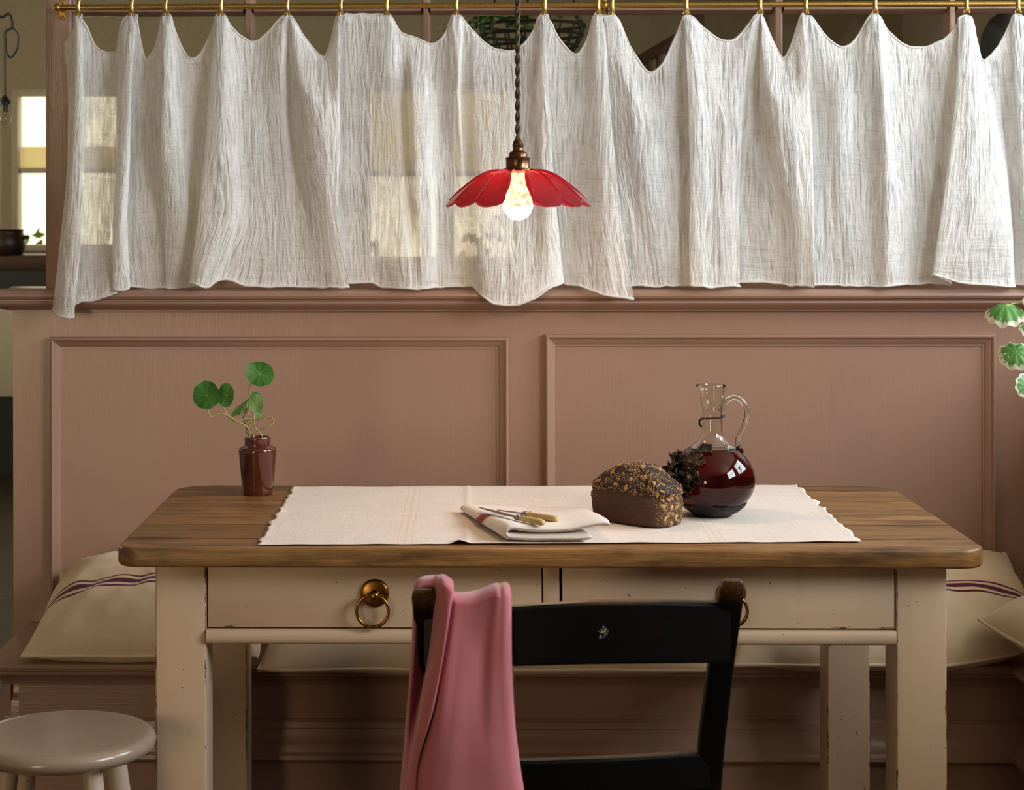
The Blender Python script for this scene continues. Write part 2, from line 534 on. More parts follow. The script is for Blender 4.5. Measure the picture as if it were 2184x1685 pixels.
M_SEED_P = m_seed()
M_SEED_S = m_plain('sesame_seed', (0.62, 0.38, 0.15), 0.5)
M_BONE = m_plain('yellowed_bone_handle', (0.60, 0.42, 0.17), 0.28)
M_THREAD = m_plain('red_embroidery_thread', (0.42, 0.065, 0.085), 0.8)
M_CORD = m_plain('brown_braided_flex', (0.070, 0.035, 0.018), 0.6)
M_PLASTER = m_plain('cream_plaster', (0.50, 0.42, 0.28), 0.9)
M_CREAMW = m_plain('cream_painted_woodwork', (0.62, 0.55, 0.40), 0.5)
M_CEIL = m_plain('whitewashed_ceiling', (0.55, 0.50, 0.40), 0.9)
M_FRONTWALL = m_plain('warm_white_wall', (0.55, 0.47, 0.39), 0.9)
M_BLACKPL = m_plain('black_fitting', (0.015, 0.015, 0.015), 0.4)
M_BUSH = m_plain('sunlit_foliage', (0.12, 0.20, 0.03), 0.7)
M_TEAL = m_plain('dark_teal_paint', (0.010, 0.018, 0.016), 0.5)
M_COAT = m_plain('black_wool', (0.008, 0.008, 0.009), 0.9)
M_CROCK = m_plain('dark_brown_stoneware', (0.030, 0.012, 0.006), 0.35)
M_TERRA = m_plain('terracotta', (0.36, 0.13, 0.06), 0.8)


# ------------------------------------------------------------------ mesh helpers
def link(name, me, mat, parent=None, angle=40):
    me.materials.append(mat)
    for p in me.polygons:
        p.use_smooth = True
    me.set_sharp_from_angle(angle=math.radians(angle))
    o = bpy.data.objects.new(name, me)
    COL.objects.link(o)
    if parent is not None:
        o.parent = parent
    return o


def pyd(name, verts, faces, mat, parent=None, angle=40, uv=None, org=None):
    if org is None:
        org = Vector((0, 0, 0))
        p = parent
        while p is not None:
            org = org + p.location
            p = p.parent
    me = bpy.data.meshes.new(name)
    me.from_pydata([tuple(Vector(v) - org) for v in verts], [], faces)
    if uv is not None:
        lay = me.uv_layers.new(name='UVMap')
        idx = np.empty(len(me.loops), dtype=np.int32)
        me.loops.foreach_get('vertex_index', idx)
        arr = np.array(uv, dtype=np.float32)[idx]
        lay.data.foreach_set('uv', arr.ravel())
    me.validate()
    me.update()
    return link(name, me, mat, parent, angle)


def bm_obj(name, bm, mat, parent=None, angle=40, org=None):
    if org is None:
        org = Vector((0, 0, 0))
        p = parent
        while p is not None:
            org = org + p.location
            p = p.parent
    bmesh.ops.translate(bm, verts=bm.verts, vec=-org)
    bmesh.ops.recalc_face_normals(bm, faces=bm.faces)
    me = bpy.data.meshes.new(name)
    bm.to_mesh(me)
    bm.free()
    return link(name, me, mat, parent, angle)


def thing(name, loc, label=None, cat=None, group=None, kind=None):
    o = bpy.data.objects.new(name, None)
    o.empty_display_size = 0.05
    COL.objects.link(o)
    o.location = loc
    tag(o, label, cat, group, kind)
    return o


def tag(o, label=None, cat=None, group=None, kind=None):
    if label: o['label'] = label
    if cat: o['category'] = cat
    if group: o['group'] = group
    if kind: o['kind'] = kind
    return o


def bx(bm, x0, x1, y0, y1, z0, z1, bev=0.0, seg=2):
    r = bmesh.ops.create_cube(bm, size=1.0)
    vs = r['verts']
    for v in vs:
        v.co = Vector(((x0 + x1) / 2 + v.co.x * (x1 - x0), (y0 + y1) / 2 + v.co.y * (y1 - y0), (z0 + z1) / 2 + v.co.z * (z1 - z0)))
    if bev > 0:
        es = set(e for v in vs for e in v.link_edges)
        bmesh.ops.bevel(bm, geom=list(es), offset=bev, segments=seg, affect='EDGES', profile=0.5)


def box(name, b, mat, parent=None, bev=0.0, seg=2):
    bm = bmesh.new()
    bx(bm, *b, bev=bev, seg=seg)
    return bm_obj(name, bm, mat, parent)


def lathe(profile, seg=48, center=(0, 0, 0), caps=True):
    """profile: (r, z) from bottom to top; returns verts, faces"""
    vs, fs = [], []
    n = len(profile)
    for r, z in profile:
        for k in range(seg):
            a = 2 * PI * k / seg
            vs.append((center[0] + r * math.cos(a), center[1] + r * math.sin(a), center[2] + z))
    for i in range(n - 1):
        for k in range(seg):
            a, b = i * seg + k, i * seg + (k + 1) % seg
            fs.append((a, b, b + seg, a + seg))
    if caps and profile[0][0] > 1e-6:
        fs.append(tuple(reversed(range(seg))))
    if caps and profile[-1][0] > 1e-6:
        fs.append(tuple(range((n - 1) * seg, n * seg)))
    return vs, fs


def smooth_prof(pts, n=8):
    """Catmull-Rom resample of a polyline of any dimension"""
    P = [np.array(p, float) for p in pts]
    out = []
    for i in range(len(P) - 1):
        p0 = P[i - 1] if i > 0 else 2 * P[0] - P[1]
        p3 = P[i + 2] if i + 2 < len(P) else 2 * P[-1] - P[-2]
        for k in range(n):
            t = k / n
            out.append(0.5 * ((2 * P[i]) + (-p0 + P[i + 1]) * t + (2 * p0 - 5 * P[i] + 4 * P[i + 1] - p3) * t * t
                              + (-p0 + 3 * P[i] - 3 * P[i + 1] + p3) * t ** 3))
    out.append(P[-1])
    return [tuple(o) for o in out]


def tube(path, rad, seg=8, caps=True, closed=False):
    """swept circle; rad scalar or list"""
    P = [Vector(p) for p in path]
    n = len(P)
    rs = rad if isinstance(rad, (list, tuple)) else [rad] * n
    vs, fs = [], []
    up = None
    for i in range(n):
        a = P[(i - 1) % n] if (closed or i > 0) else P[0]
        b = P[(i + 1) % n] if (closed or i < n - 1) else P[-1]
        d = (b - a).normalized()
        if up is None:
            up = d.orthogonal().normalized()
        up = (up - d * up.dot(d))
        up = up.normalized() if up.length > 1e-6 else d.orthogonal().normalized()
        s = d.cross(up)
        for k in range(seg):
            t = 2 * PI * k / seg
            vs.append(P[i] + (up * math.cos(t) + s * math.sin(t)) * rs[i])
    m = n if closed else n - 1
    for i in range(m):
        j = (i + 1) % n
        for k in range(seg):
            fs.append((i * seg + k, i * seg + (k + 1) % seg, j * seg + (k + 1) % seg, j * seg + k))
    if caps and not closed:
        fs.append(tuple(reversed(range(seg))))
        fs.append(tuple(range((n - 1) * seg, n * seg)))
    return vs, fs


def join(*parts):
    vs, fs = [], []
    for v, f in parts:
        o = len(vs)
        vs += [Vector(p) for p in v]
        fs += [tuple(i + o for i in q) for q in f]
    return vs, fs


def prism_x(profile, x0, x1, sx0=None, sx1=None):
    """profile of (y, z) points swept along x; optional mitre: x offset by function of y"""
    n = len(profile)
    vs = [(x0 + (sx0(y, z) if sx0 else 0), y, z) for y, z in profile] + [(x1 + (sx1(y, z) if sx1 else 0), y, z) for y, z in profile]
    fs = [(i, (i + 1) % n, n + (i + 1) % n, n + i) for i in range(n)]
    fs += [tuple(reversed(range(n))), tuple(range(n, 2 * n))]
    return vs, fs


def grid_faces(nu, nv, off=0, close_u=False):
    fs = []
    for i in range(nu - (0 if close_u else 1)):
        for j in range(nv - 1):
            a = off + i * nv + j
            b = off + ((i + 1) % nu) * nv + j
            fs.append((a, b, b + 1, a + 1))
    return fs


def ellipsoid(c, r, seg=10, rings=6, rot=None):
    vs, fs = [], []
    prof = [(math.sin(PI * i / rings), -math.cos(PI * i / rings)) for i in range(rings + 1)]
    prof[0] = (1e-4, -1); prof[-1] = (1e-4, 1)
    v, f = lathe(prof, seg)
    out = []
    for p in v:
        q = Vector((p[0] * r[0], p[1] * r[1], p[2] * r[2]))
        if rot is not None:
            q = rot @ q
        out.append(q + Vector(c))
    return out, f


def seg_interp(xs, ys, x):
    return float(np.interp(x, xs, ys))


# ================================================================== THE SETTING
YW = 4.40        # wall face
T = 0.770        # table top height

fl = box('floor', (XL, XR, YF, YB, -0.05, 0.0), M_FLOOR); tag(fl, kind='structure')
ce = box('ceiling', (XL, XR, YF, YB, ZC, ZC + 0.05), M_CEIL); tag(ce, kind='structure')


def wall_with_holes(name, axis, pos, thick, u0, u1, z0, z1, holes, mat):
    """axis 'x': wall in plane x=pos, u=y ; axis 'y': plane y=pos, u=x. holes: (ua, ub, za, zb)"""
    bm = bmesh.new()
    us = sorted(set([u0, u1] + [h[0] for h in holes] + [h[1] for h in holes]))
    for a, b in zip(us, us[1:]):
        zs = [(z0, z1)]
        for h in holes:
            if h[0] <= a + 1e-6 and h[1] >= b - 1e-6:
                zs = [(z0, h[2]), (h[3], z1)]
        for za, zb in zs:
            if axis == 'x':
                bx(bm, pos, pos + thick, a, b, za, zb)
            else:
                bx(bm, a, b, pos, pos + thick, za, zb)
    bmesh.ops.remove_doubles(bm, verts=bm.verts, dist=1e-5)
    return tag(bm_obj(name, bm, mat), kind='structure')


RW = [(2.88, 4.22, 1.45, 2.6), (1.02, 2.48, 1.50, 2.62), (5.5, 6.7, 1.3, 2.5)]
wall_with_holes('wall_right', 'x', XR, 0.12, YF, YB, 0, ZC, RW, M_FRONTWALL)
LW = [(6.4, 8.0, 1.15, 2.45)]
wall_with_holes('wall_left', 'x', XL - 0.12, 0.12, YF, YB, 0, ZC, LW, M_FRONTWALL)
DW = (-3.05, -2.12, 0.25, 1.92)
wall_with_holes('wall_front', 'y', YF - 0.12, 0.12, XL, XR, 0, ZC, [DW], M_FRONTWALL)


def window_in(name, axis, pos, h, nx, nz, mat, d=0.10, bar=0.022, fr=0.05, pane=True):
    root = thing(name, (pos, (h[0] + h[1]) / 2, h[2]) if axis == 'x' else ((h[0] + h[1]) / 2, pos, h[2]), kind='structure')
    def b(nm, u0, u1, z0, z1, t0, t1, m, bev=0.003):
        if axis == 'x':
            return box(nm, (pos + t0, pos + t1, u0, u1, z0, z1), m, root, bev)
        return box(nm, (u0, u1, pos + t0, pos + t1, z0, z1), m, root, bev)
    u0, u1, z0, z1 = h
    b('window_frame', u0, u0 + fr, z0, z1, 0.0, d, mat)
    b('window_frame', u1 - fr, u1, z0, z1, 0.0, d, mat)
    b('window_frame', u0 + fr, u1 - fr, z1 - fr, z1, 0.0, d, mat)
    b('window_sill', u0 + fr, u1 - fr, z0, z0 + fr, -0.03, d, mat)
    for i in range(1, nx):
        u = u0 + fr + (u1 - u0 - 2 * fr) * i / nx
        b('glazing_bar', u - bar / 2, u + bar / 2, z0 + fr, z1 - fr, 0.03, 0.06, mat)
    for k in range(1, nz):
        z = z0 + fr + (z1 - z0 - 2 * fr) * k / nz
        b('glazing_bar', u0 + fr, u1 - fr, z - bar / 2, z + bar / 2, 0.032, 0.058, mat)
    return root


for i, h in enumerate(RW):
    window_in('window_%d' % (i + 2), 'x', XR, h, 3, 2, M_CREAMW)
for i, h in enumerate(LW):
    window_in('window_%d' % (i + 5), 'x', XL - 0.12, h, 2, 2, M_CREAMW)

window_in('door_1', 'y', YF - 0.12, DW, 1, 1, M_CREAMW, fr=0.04)
# far wall of the room behind
M_BLIND = m_cloth('cream_blind', (0.85, 0.78, 0.58), 300, translucent=0.8)
BW = []
for (xa, xb, ya, yb) in ((-250, 4, 190, 536), (24, 262, 190, 536), (775, 945, 178, 562), (955, 1110, 178, 562)):
    a, b = at(xa, yb, YB), at(xb, ya, YB)
    BW.append((a.x, b.x, a.z, b.z))
wall_with_holes('wall_back', 'y', YB, 0.12, XL, XR, 0, ZC, BW, M_PLASTER)
for i, h in enumerate(BW):
    r = window_in('window_%d' % (i + 6), 'y', YB, h, 1, 2, M_CREAMW, bar=0.03, fr=0.035)
    # cream roller blind: a low strip on the left windows, the whole upper sash in the middle
    zm = (h[2] + h[3]) / 2
    za, zb_ = ((zm, zm + 0.13), (zm, zm + 0.13), (zm, h[3] - 0.03), (zm, h[3] - 0.03))[i]
    b = box('roller_blind', (h[0] + 0.04, h[1] - 0.04, YB + 0.075, YB + 0.08, za, zb_), M_BLIND, r)
    tag(b, 'cream fabric blind')
# ceiling beams in the room behind
for k, yb in enumerate((5.6, 6.9, 8.3, 9.5)):
    tag(box('ceiling_beam', (XL, XR, yb - 0.07, yb + 0.07, ZC - 0.16, ZC), M_CEIL, bev=0.008), kind='structure')

# ------------------------------------------------------------------ panelled partition
X0 = at(28, 900, YW).x
X1 = 1.62
X1B = X1 - 0.002
ZCAP = at(985, 617, 4.345).z
wallb = box('partition_wall', (X0, X1 + 0.1, YW, YW + 0.11, 0.0, ZCAP - 0.02), M_WALL_V)
tag(wallb, kind='structure')
# cap moulding (profile in y,z seen from the end; y smaller is nearer)
cz = ZCAP
cap_prof = [(YW + 0.05, cz), (4.362, cz), (4.352, cz - 0.003), (4.346, cz - 0.010), (4.345, cz - 0.016), (4.349, cz - 0.022), (4.360, cz - 0.0245),
            (4.360, cz - 0.0275), (4.355, cz - 0.029), (4.3535, cz - 0.0325), (4.356, cz - 0.036),
            (4.366, cz - 0.041), (4.378, cz - 0.0475), (4.388, cz - 0.050), (4.388, cz - 0.053), (YW + 0.001, cz - 0.053), (YW + 0.05, cz - 0.053)]
back_prof = [(2 * (YW + 0.055) - y, z) for y, z in reversed(cap_prof)]
vs, fs = prism_x(cap_prof[:-2] + [(2 * (YW + 0.055) - y, z) for y, z in reversed(cap_prof[:-2])], X0, X1 + 0.1,
                 lambda y, z: -abs(min(0.0, min(y, 2 * (YW + 0.055) - y) - YW)) * 0.95)
pyd('dado_cap', vs, fs, M_WALL_H, wallb, 30)


def moulding_frame(x0, x1, z0, z1, parent, name='panel_moulding'):
    """bolection moulding, four mitred lengths; profile: (inward distance, projection)"""
    prof = [(0.0, 0.0), (0.0, 0.007), (0.002, 0.0115), (0.0055, 0.0130), (0.009, 0.0115), (0.011, 0.0085), (0.0125, 0.0080),
            (0.017, 0.0065), (0.021, 0.0040), (0.0235, 0.0030), (0.0240, 0.0018), (0.0285, 0.0018), (0.0290, 0.0)]
    prof = [(d, p * 1.55) for d, p in prof]
    for side in range(4):
        vs, fs = [], []
        for e in range(2):
            for d, p in prof:
                if side == 0:   # top
                    x = (x0 + d) if e == 0 else (x1 - d); z = z1 - d
                elif side == 1:  # bottom
                    x = (x0 + d) if e == 0 else (x1 - d); z = z0 + d
                elif side == 2:  # left
                    x = x0 + d; z = (z0 + d) if e == 0 else (z1 - d)
                else:
                    x = x1 - d; z = (z0 + d) if e == 0 else (z1 - d)
                vs.append((x, YW - p, z))
        n = len(prof)
        fs = [(i, i + 1, n + i + 1, n + i) for i in range(n - 1)]
        o = pyd(name, vs, fs, M_WALL_H if side < 2 else M_WALL_V, parent, 25)
        bm = bmesh.new(); bm.from_mesh(o.data)
        for f in bm.faces:
            f.normal_update()
        tot = sum((f.normal.y for f in bm.faces))
        if tot > 0:
            bmesh.ops.reverse_faces(bm, faces=bm.faces)
        bm.to_mesh(o.data); bm.free()


zp1 = at(600, 718, YW).z
zp0 = 0.44
moulding_frame(at(109, 900, YW).x, at(1085, 900, YW).x, zp0, zp1, wallb)
moulding_frame(at(1162, 900, YW).x, at(2121, 900, YW).x, zp0, at(1600, 712, YW).z, wallb)

# booth side wall on the right, just out of frame
sidew = box('wall_booth_right', (X1, X1 + 0.1, 2.1, YW, 0.0, ZCAP - 0.02), M_WALL_V)
tag(sidew, kind='structure')
box('dado_cap', (X1 - 0.05, X1 + 0.15, 2.05, YW - 0.06, ZCAP - 0.03, ZCAP), M_WALL_D, sidew, 0.008)

# glazed screen above the dado
scr = thing('window_1', (0, YW + 0.05, ZCAP), kind='structure')
ZT = ZC
pl, pr = at(97, 300, YW).x, at(150, 300, YW).x
o = box('post', (pl, pr, YW, YW + 0.11, ZCAP - 0.001, ZT), m_gloss_paint('dusky_pink_gloss_paint_post', WALLC, 'z', 0.15, 0.8, 0.0016), scr, 0.003)
tz0, tz1 = at(1000, 29.5, YW + 0.02).z, at(1000, 5, YW + 0.02).z
bx0, bx1 = pr, X1 + 0.1
mull = [(at(p0, 60, YW + 0.02).x, at(p1, 60, YW + 0.02).x) for p0, p1 in ((519, 542), (898, 918), (1273, 1296), (1646, 1672), (2018, 2042), (2398, 2420))]


def bar_v(xa, xb, z0, z1):
    xm = (xa + xb) / 2
    # chamfered glazing bar: flat nose, sloped sides towards the panes
    prof = [(xa, YW + 0.062), (xa, YW + 0.040), (xa + (xb - xa) * 0.28, YW + 0.012), (xb - (xb - xa) * 0.28, YW + 0.012), (xb, YW + 0.040), (xb, YW + 0.062)]
    n = len(prof)
    vs = [(x, y, z0) for x, y in prof] + [(x, y, z1) for x, y in prof]
    fs = [(i, (i + 1) % n, n + (i + 1) % n, n + i) for i in range(n)] + [tuple(reversed(range(n))), tuple(range(n, 2 * n))]
    pyd('glazing_bar', vs, fs, M_WALL_V, scr, 25)


for xa, xb in mull:
    bar_v(xa, xb, ZCAP, ZT)
zb = at(1000, 572, YW + 0.03).z
v, f = prism_x([(YW + 0.09, ZCAP), (YW + 0.008, ZCAP), (YW + 0.008, zb - 0.008), (YW + 0.024, zb), (YW + 0.09, zb)], pr, X1 + 0.1)
pyd('bottom_rail', v, f, M_WALL_H, scr, 25)
# stepped rebate beside the post
box('rebate', (pr, pr + 0.010, YW + 0.02, YW + 0.06, ZCAP, ZT), M_WALL_V, scr, 0.002)
xs = [pr] + [m for pair in mull for m in pair] + [X1 + 0.1]
for i in range(0, len(xs), 2):
    xa, xb = xs[i], xs[i + 1]
    if xb - xa < 0.02:
        continue
    prof = [(YW + 0.062, tz0), (YW + 0.040, tz0), (YW + 0.014, tz0 + 0.007), (YW + 0.014, tz1 - 0.007), (YW + 0.040, tz1), (YW + 0.062, tz1)]
    v, f = prism_x(prof, xa, xb)
    pyd('transom', v, f, M_WALL_H, scr, 25)
    box('pane', (xa - 0.003, xb + 0.003, YW + 0.050, YW + 0.053, zb - 0.002, tz0 + 0.002), M_PANE, scr)
    box('pane', (xa - 0.003, xb + 0.003, YW + 0.050, YW + 0.053, tz1 - 0.002, ZT), M_PANE, scr)

# ------------------------------------------------------------------ bench
ZS = at(19, 1413, 4.0).z
bench = thing('bench', (0.1, 4.2, 0), 'dusky pink built-in bench with moulded edge below the panelled wall', 'bench')
XBL = at(40, 1480, 4.06).x        # left face of bench box
XBR = 1.215                       # inner corner with the return
YS = 4.06                         # front face of bench box
YN = 4.00                         # nose


def zz(py, Y=4.04):
    return at(1000, py, Y).z


seat_prof = [(4.39, ZS), (YN + 0.012, ZS), (YN + 0.003, ZS - 0.005), (YN, ZS - 0.012), (YN + 0.003, ZS - 0.019), (YN + 0.012, ZS - 0.023), (YN + 0.016, ZS - 0.024), (4.39, ZS - 0.024)]
v, f = prism_x(seat_prof, XBL - 0.055, X1B)
pyd('seat_board', v, f, M_WALL_H, bench, 30)
cove = [(YS + 0.02, ZS - 0.024), (YN + 0.018, ZS - 0.024), (YN + 0.016, ZS - 0.028), (YN + 0.018, ZS - 0.032), (YN + 0.028, ZS - 0.036), (YN + 0.040, ZS - 0.044), (YN + 0.050, ZS - 0.056), (YN + 0.052, ZS - 0.060), (YS + 0.02, ZS - 0.060)]
v, f = prism_x(cove, XBL - 0.035, XBR)
pyd('edge_moulding', v, f, M_WALL_H, bench, 30)
box('front_board', (XBL, XBR, YS, YS + 0.02, 0.0, ZS - 0.03), M_WALL_H, bench)
box('end_board', (XBL, XBL + 0.02, YS + 0.02, 4.39, 0.0, ZS - 0.024), M_WALL_D, bench)
zA, zB, zC, zD = zz(1538), zz(1556), zz(1617), zz(1630)
base = [(YS + 0.01, zA), (YS - 0.004, zA), (YS - 0.010, zA - 0.006), (YS - 0.012, zB), (YS - 0.016, zB - 0.001), (YS - 0.018, zB - 0.018), (YS - 0.024, zB - 0.028),
        (YS - 0.028, zB - 0.036), (YS - 0.030, zC + 0.014), (YS - 0.036, zC + 0.008), (YS - 0.038, zC), (YS - 0.034, zC - 0.005), (YS - 0.018, zD), (YS - 0.018, 0.0), (YS + 0.01, 0.0)]
v, f = prism_x(base, XBL - 0.03, XBR + 0.02)
pyd('base_moulding', v, f, M_WALL_H, bench, 25)
# skirting round the end of the partition
for y0_, y1_ in ((YW - 0.03, YW + 0.11),):
    sk = [(X0, 0.238), (X0 - 0.010, 0.238), (X0 - 0.014, 0.230), (X0 - 0.016, 0.212), (X0 - 0.026, 0.198), (X0 - 0.032, 0.176), (X0 - 0.044, 0.166), (X0 - 0.046, 0.150), (X0 - 0.046, 0.0), (X0, 0.0)]
    n_ = len(sk)
    vs = [(x, y0_, z) for x, z in sk] + [(x, y1_, z) for x, z in sk]
    trm = pyd('trim_1', vs, [(i, (i + 1) % n_, n_ + (i + 1) % n_, n_ + i) for i in range(n_)] + [tuple(reversed(range(n_))), tuple(range(n_, 2 * n_))], M_WALL_D, None, 25)
    tag(trm, kind='structure')
v, f = prism_x([(YW, 0.238), (YW - 0.010, 0.238), (YW - 0.014, 0.230), (YW - 0.016, 0.212), (YW - 0.026, 0.198), (YW - 0.030, 0.176), (YW - 0.030, 0.0), (YW, 0.0)], X0, XBL)
tag(pyd('trim_2', v, f, M_WALL_H, None, 25), kind='structure')
# return of the bench along the booth side (towards the camera)
RY0 = 2.2
sw = lambda pr: [(x - YS + XBR, z) for x, z in pr]
def prism_y(profile, y0, y1):
    n = len(profile)
    vs = [(x, y0, z) for x, z in profile] + [(x, y1, z) for x, z in profile]
    fs = [(i, (i + 1) % n, n + (i + 1) % n, n + i) for i in range(n)] + [tuple(reversed(range(n))), tuple(range(n, 2 * n))]
    return vs, fs
v, f = prism_y([(XBR - 0.05, ZS - 0.012), (XBR - 0.047, ZS - 0.004), (XBR - 0.04, ZS), (X1B, ZS), (X1B, ZS - 0.024), (XBR - 0.04, ZS - 0.024)], RY0, YN + 0.004)
pyd('seat_board', v, f, M_WALL_D, bench, 30)
box('front_board', (XBR, XBR + 0.02, RY0, YS + 0.02, 0.0, ZS - 0.024), M_WALL_D, bench)
v, f = prism_y(sw(base), RY0, YS - 0.02)
pyd('base_moulding', v, f, M_WALL_D, bench, 25)

# ================================================================== TABLE
YT0 = 3.190
c_fl, c_fr = at(243, 1185, YT0).x, at(2106, 1180, YT0 + 0.01).x
YT1 = 3.925
table = thing('farmhouse_table', ((c_fl + c_fr) / 2, 3.55, 0), 'old wooden kitchen table with bare plank top and chipped cream painted base', 'table')
TH = 0.034


def rounded_outline(x0, x1, y0, y1, rf, rb, seg=8):
    pts = []
    for cx, cy, r, a0 in ((x1 - rf, y0 + rf, rf, -90), (x1 - rb, y1 - rb, rb, 0), (x0 + rb, y1 - rb, rb, 90), (x0 + rf, y0 + rf, rf, 180)):
        for k in range(seg + 1):
            a = math.radians(a0 + 90 * k / seg)
            pts.append((cx + r * math.cos(a), cy + r * math.sin(a)))
    return pts


def tabletop_bm():
    bm = bmesh.new()
    o = rounded_outline(c_fl, c_fr, YT0, YT1, 0.045, 0.075)
    vs = [bm.verts.new((x, y, T - TH)) for x, y in o]
    f = bm.faces.new(vs)
    r = bmesh.ops.extrude_face_region(bm, geom=[f])
    top = [g for g in r['geom'] if isinstance(g, bmesh.types.BMVert)]
    bmesh.ops.translate(bm, verts=top, vec=(0, 0, TH))
    bmesh.ops.recalc_face_normals(bm, faces=bm.faces)
    es = [e for e in bm.edges if abs(e.verts[0].co.z - e.verts[1].co.z) < 1e-6]
    bmesh.ops.bevel(bm, geom=es, offset=0.0065, segments=4, affect='EDGES', profile=0.5)
    return bm


cuts = [YT0 - 1, 3.288, 3.430, 3.715, 3.850, YT1 + 1]
for i in range(5):
    bm = tabletop_bm()
    g = 0.0025
    ya, yb = cuts[i] + g, cuts[i + 1] - g
    for y, nrm in ((ya, (0, -1, 0)), (yb, (0, 1, 0))):
        geo = bm.verts[:] + bm.edges[:] + bm.faces[:]
        r = bmesh.ops.bisect_plane(bm, geom=geo, plane_co=(0, y, 0), plane_no=nrm, clear_outer=True)
        ed = [e for e in r['geom_cut'] if isinstance(e, bmesh.types.BMEdge)]
        if ed:
            bmesh.ops.holes_fill(bm, edges=ed)
    # slightly uneven boards
    dz = (-0.0007, -0.0005, -0.0003, -0.0001, 0.0)[i]
    bmesh.ops.translate(bm, verts=bm.verts, vec=(0.0, 0, dz))
    bm_obj('plank', bm, M_TOP, table, 35)

# legs
YL = 3.235
ZU = T - TH - 0.0005
LW_ = 0.0875
lx0, lx1 = at(331, 1450, YL).x, at(440, 1450, YL).x
rx0, rx1 = at(1912, 1450, YL).x, at(2020, 1450, YL).x
YR = 3.845
for k, (xa, xb, ya, m) in enumerate(((lx0, lx1, YL, M_LEG), (rx0, rx1, YL, M_LEG2), (lx0, lx1, YR, M_LEG2), (rx0, rx1, YR, M_LEG))):
    box('leg', (xa, xb, ya, ya + LW_, 0.0, ZU), m, table, 0.004, 3)
zdr0, zdr1 = at(700, 1340, YL + 0.004).z, ZU
# front frieze: stile between drawers, lower rail (half round)
sx0, sx1 = at(1157, 1280, YL + 0.006).x, at(1197, 1280, YL + 0.006).x
box('centre_stile', (sx0 + 0.001, sx1 - 0.003, YL + 0.006, YL + 0.03, zdr0, ZU), M_LEG2, table, 0.0015)
zr0, zr1 = at(700, 1373, YL).z, zdr0 - 0.0015
rm = (zr0 + zr1) / 2
hr = (zr1 - zr0) / 2
prof = [(YL + 0.030, zr0), (YL + 0.004, zr0)] + [(YL - 0.001 - 0.006 * math.cos(a), rm + hr * math.sin(a)) for a in np.linspace(-1.35, 1.35, 9)] + [(YL + 0.004, zr1), (YL + 0.030, zr1)]
v, f = prism_x(prof, lx1 + 0.0008, rx0 - 0.0008)
pyd('lower_rail', v, f, M_RAIL, table, 40)
box('upper_rail', (lx1, rx0, YL + 0.034, YL + 0.05, ZU - 0.012, ZU), M_DARKWOOD, table)
box('side_apron', (lx0 + 0.012, lx0 + 0.034, YL + LW_, YR, zr0, ZU), M_RAIL, table, 0.002)
box('side_apron', (rx1 - 0.034, rx1 - 0.012, YL + LW_, YR, zr0, ZU), M_RAIL, table, 0.002)
box('rear_apron', (lx1, rx0, YR + 0.03, YR + 0.052, zr0, ZU), M_RAIL, table, 0.002)
box('runner_rail', (lx1, rx0, YL + 0.055, YR + 0.03, zr0 + 0.002, zr0 + 0.012), M_DARKWOOD, table)

TORUS = lambda R, r, n=40, s=10: tube([(R * math.cos(2 * PI * k / n), 0, R * math.sin(2 * PI * k / n)) for k in range(n)], r, s, closed=True)


def shift(vf, d):
    return [Vector(p) + Vector(d) for p in vf[0]], vf[1]


def rot_lathe(profile, seg, c, axis='y'):
    """lathe about an axis pointing to the viewer (-y): profile (r, out)"""
    v, f = lathe(profile, seg)
    return [Vector((c[0] + p[0], c[1] - p[2], c[2] + p[1])) for p in v], [tuple(reversed(q)) for q in f]


for k, (xa, xb, pxc) in enumerate(((lx1 + 0.002, sx0 - 0.0015, 799), (sx1 + 0.0015, rx0 - 0.002, 1561))):
    d = thing('drawer', ((xa + xb) / 2, YL + 0.01, zdr0), None)
    d.parent = table
    d.location = Vector(((xa + xb) / 2, YL + 0.01, zdr0)) - table.location
    box('drawer_front', (xa, xb, YL + 0.004, YL + 0.026, zdr0 + 0.0012, ZU - 0.003), m_worn_paint('chipped_cream_paint_drawer_%d' % k, CREAM, 'x', 0.33, seed=2.0 + 4.4 * k), d, 0.002)
    box('drawer_box', (xa + 0.01, xb - 0.01, YL + 0.026, YR - 0.05, zdr0 + 0.004, ZU - 0.02), M_DARKWOOD, d)
    c = at(pxc, 1266, YL)
    y0 = YL + 0.004
    # back plate, knob, ring of one brass pull
    pv = join(rot_lathe([(0.0245, 0.0), (0.0250, 0.0015), (0.0240, 0.004), (0.0220, 0.0055), (0.018, 0.0062), (0.010, 0.0075), (0.0001, 0.008)], 40, (c.x, y0, c.z)),
              rot_lathe([(0.0095, 0.006), (0.0085, 0.010), (0.0062, 0.013), (0.0075, 0.016), (0.0082, 0.019), (0.0065, 0.0215), (0.0035, 0.0225), (0.0028, 0.024), (0.0001, 0.0245)], 24, (c.x, y0, c.z - 0.002)),
              shift(TORUS(0.0275, 0.0031), (c.x - 0.003, y0 - 0.017, c.z - 0.0275)))
    o = pyd('ring_pull', pv[0], pv[1], M_PULL, d, 40)
    tag(o, 'aged brass ring pull')

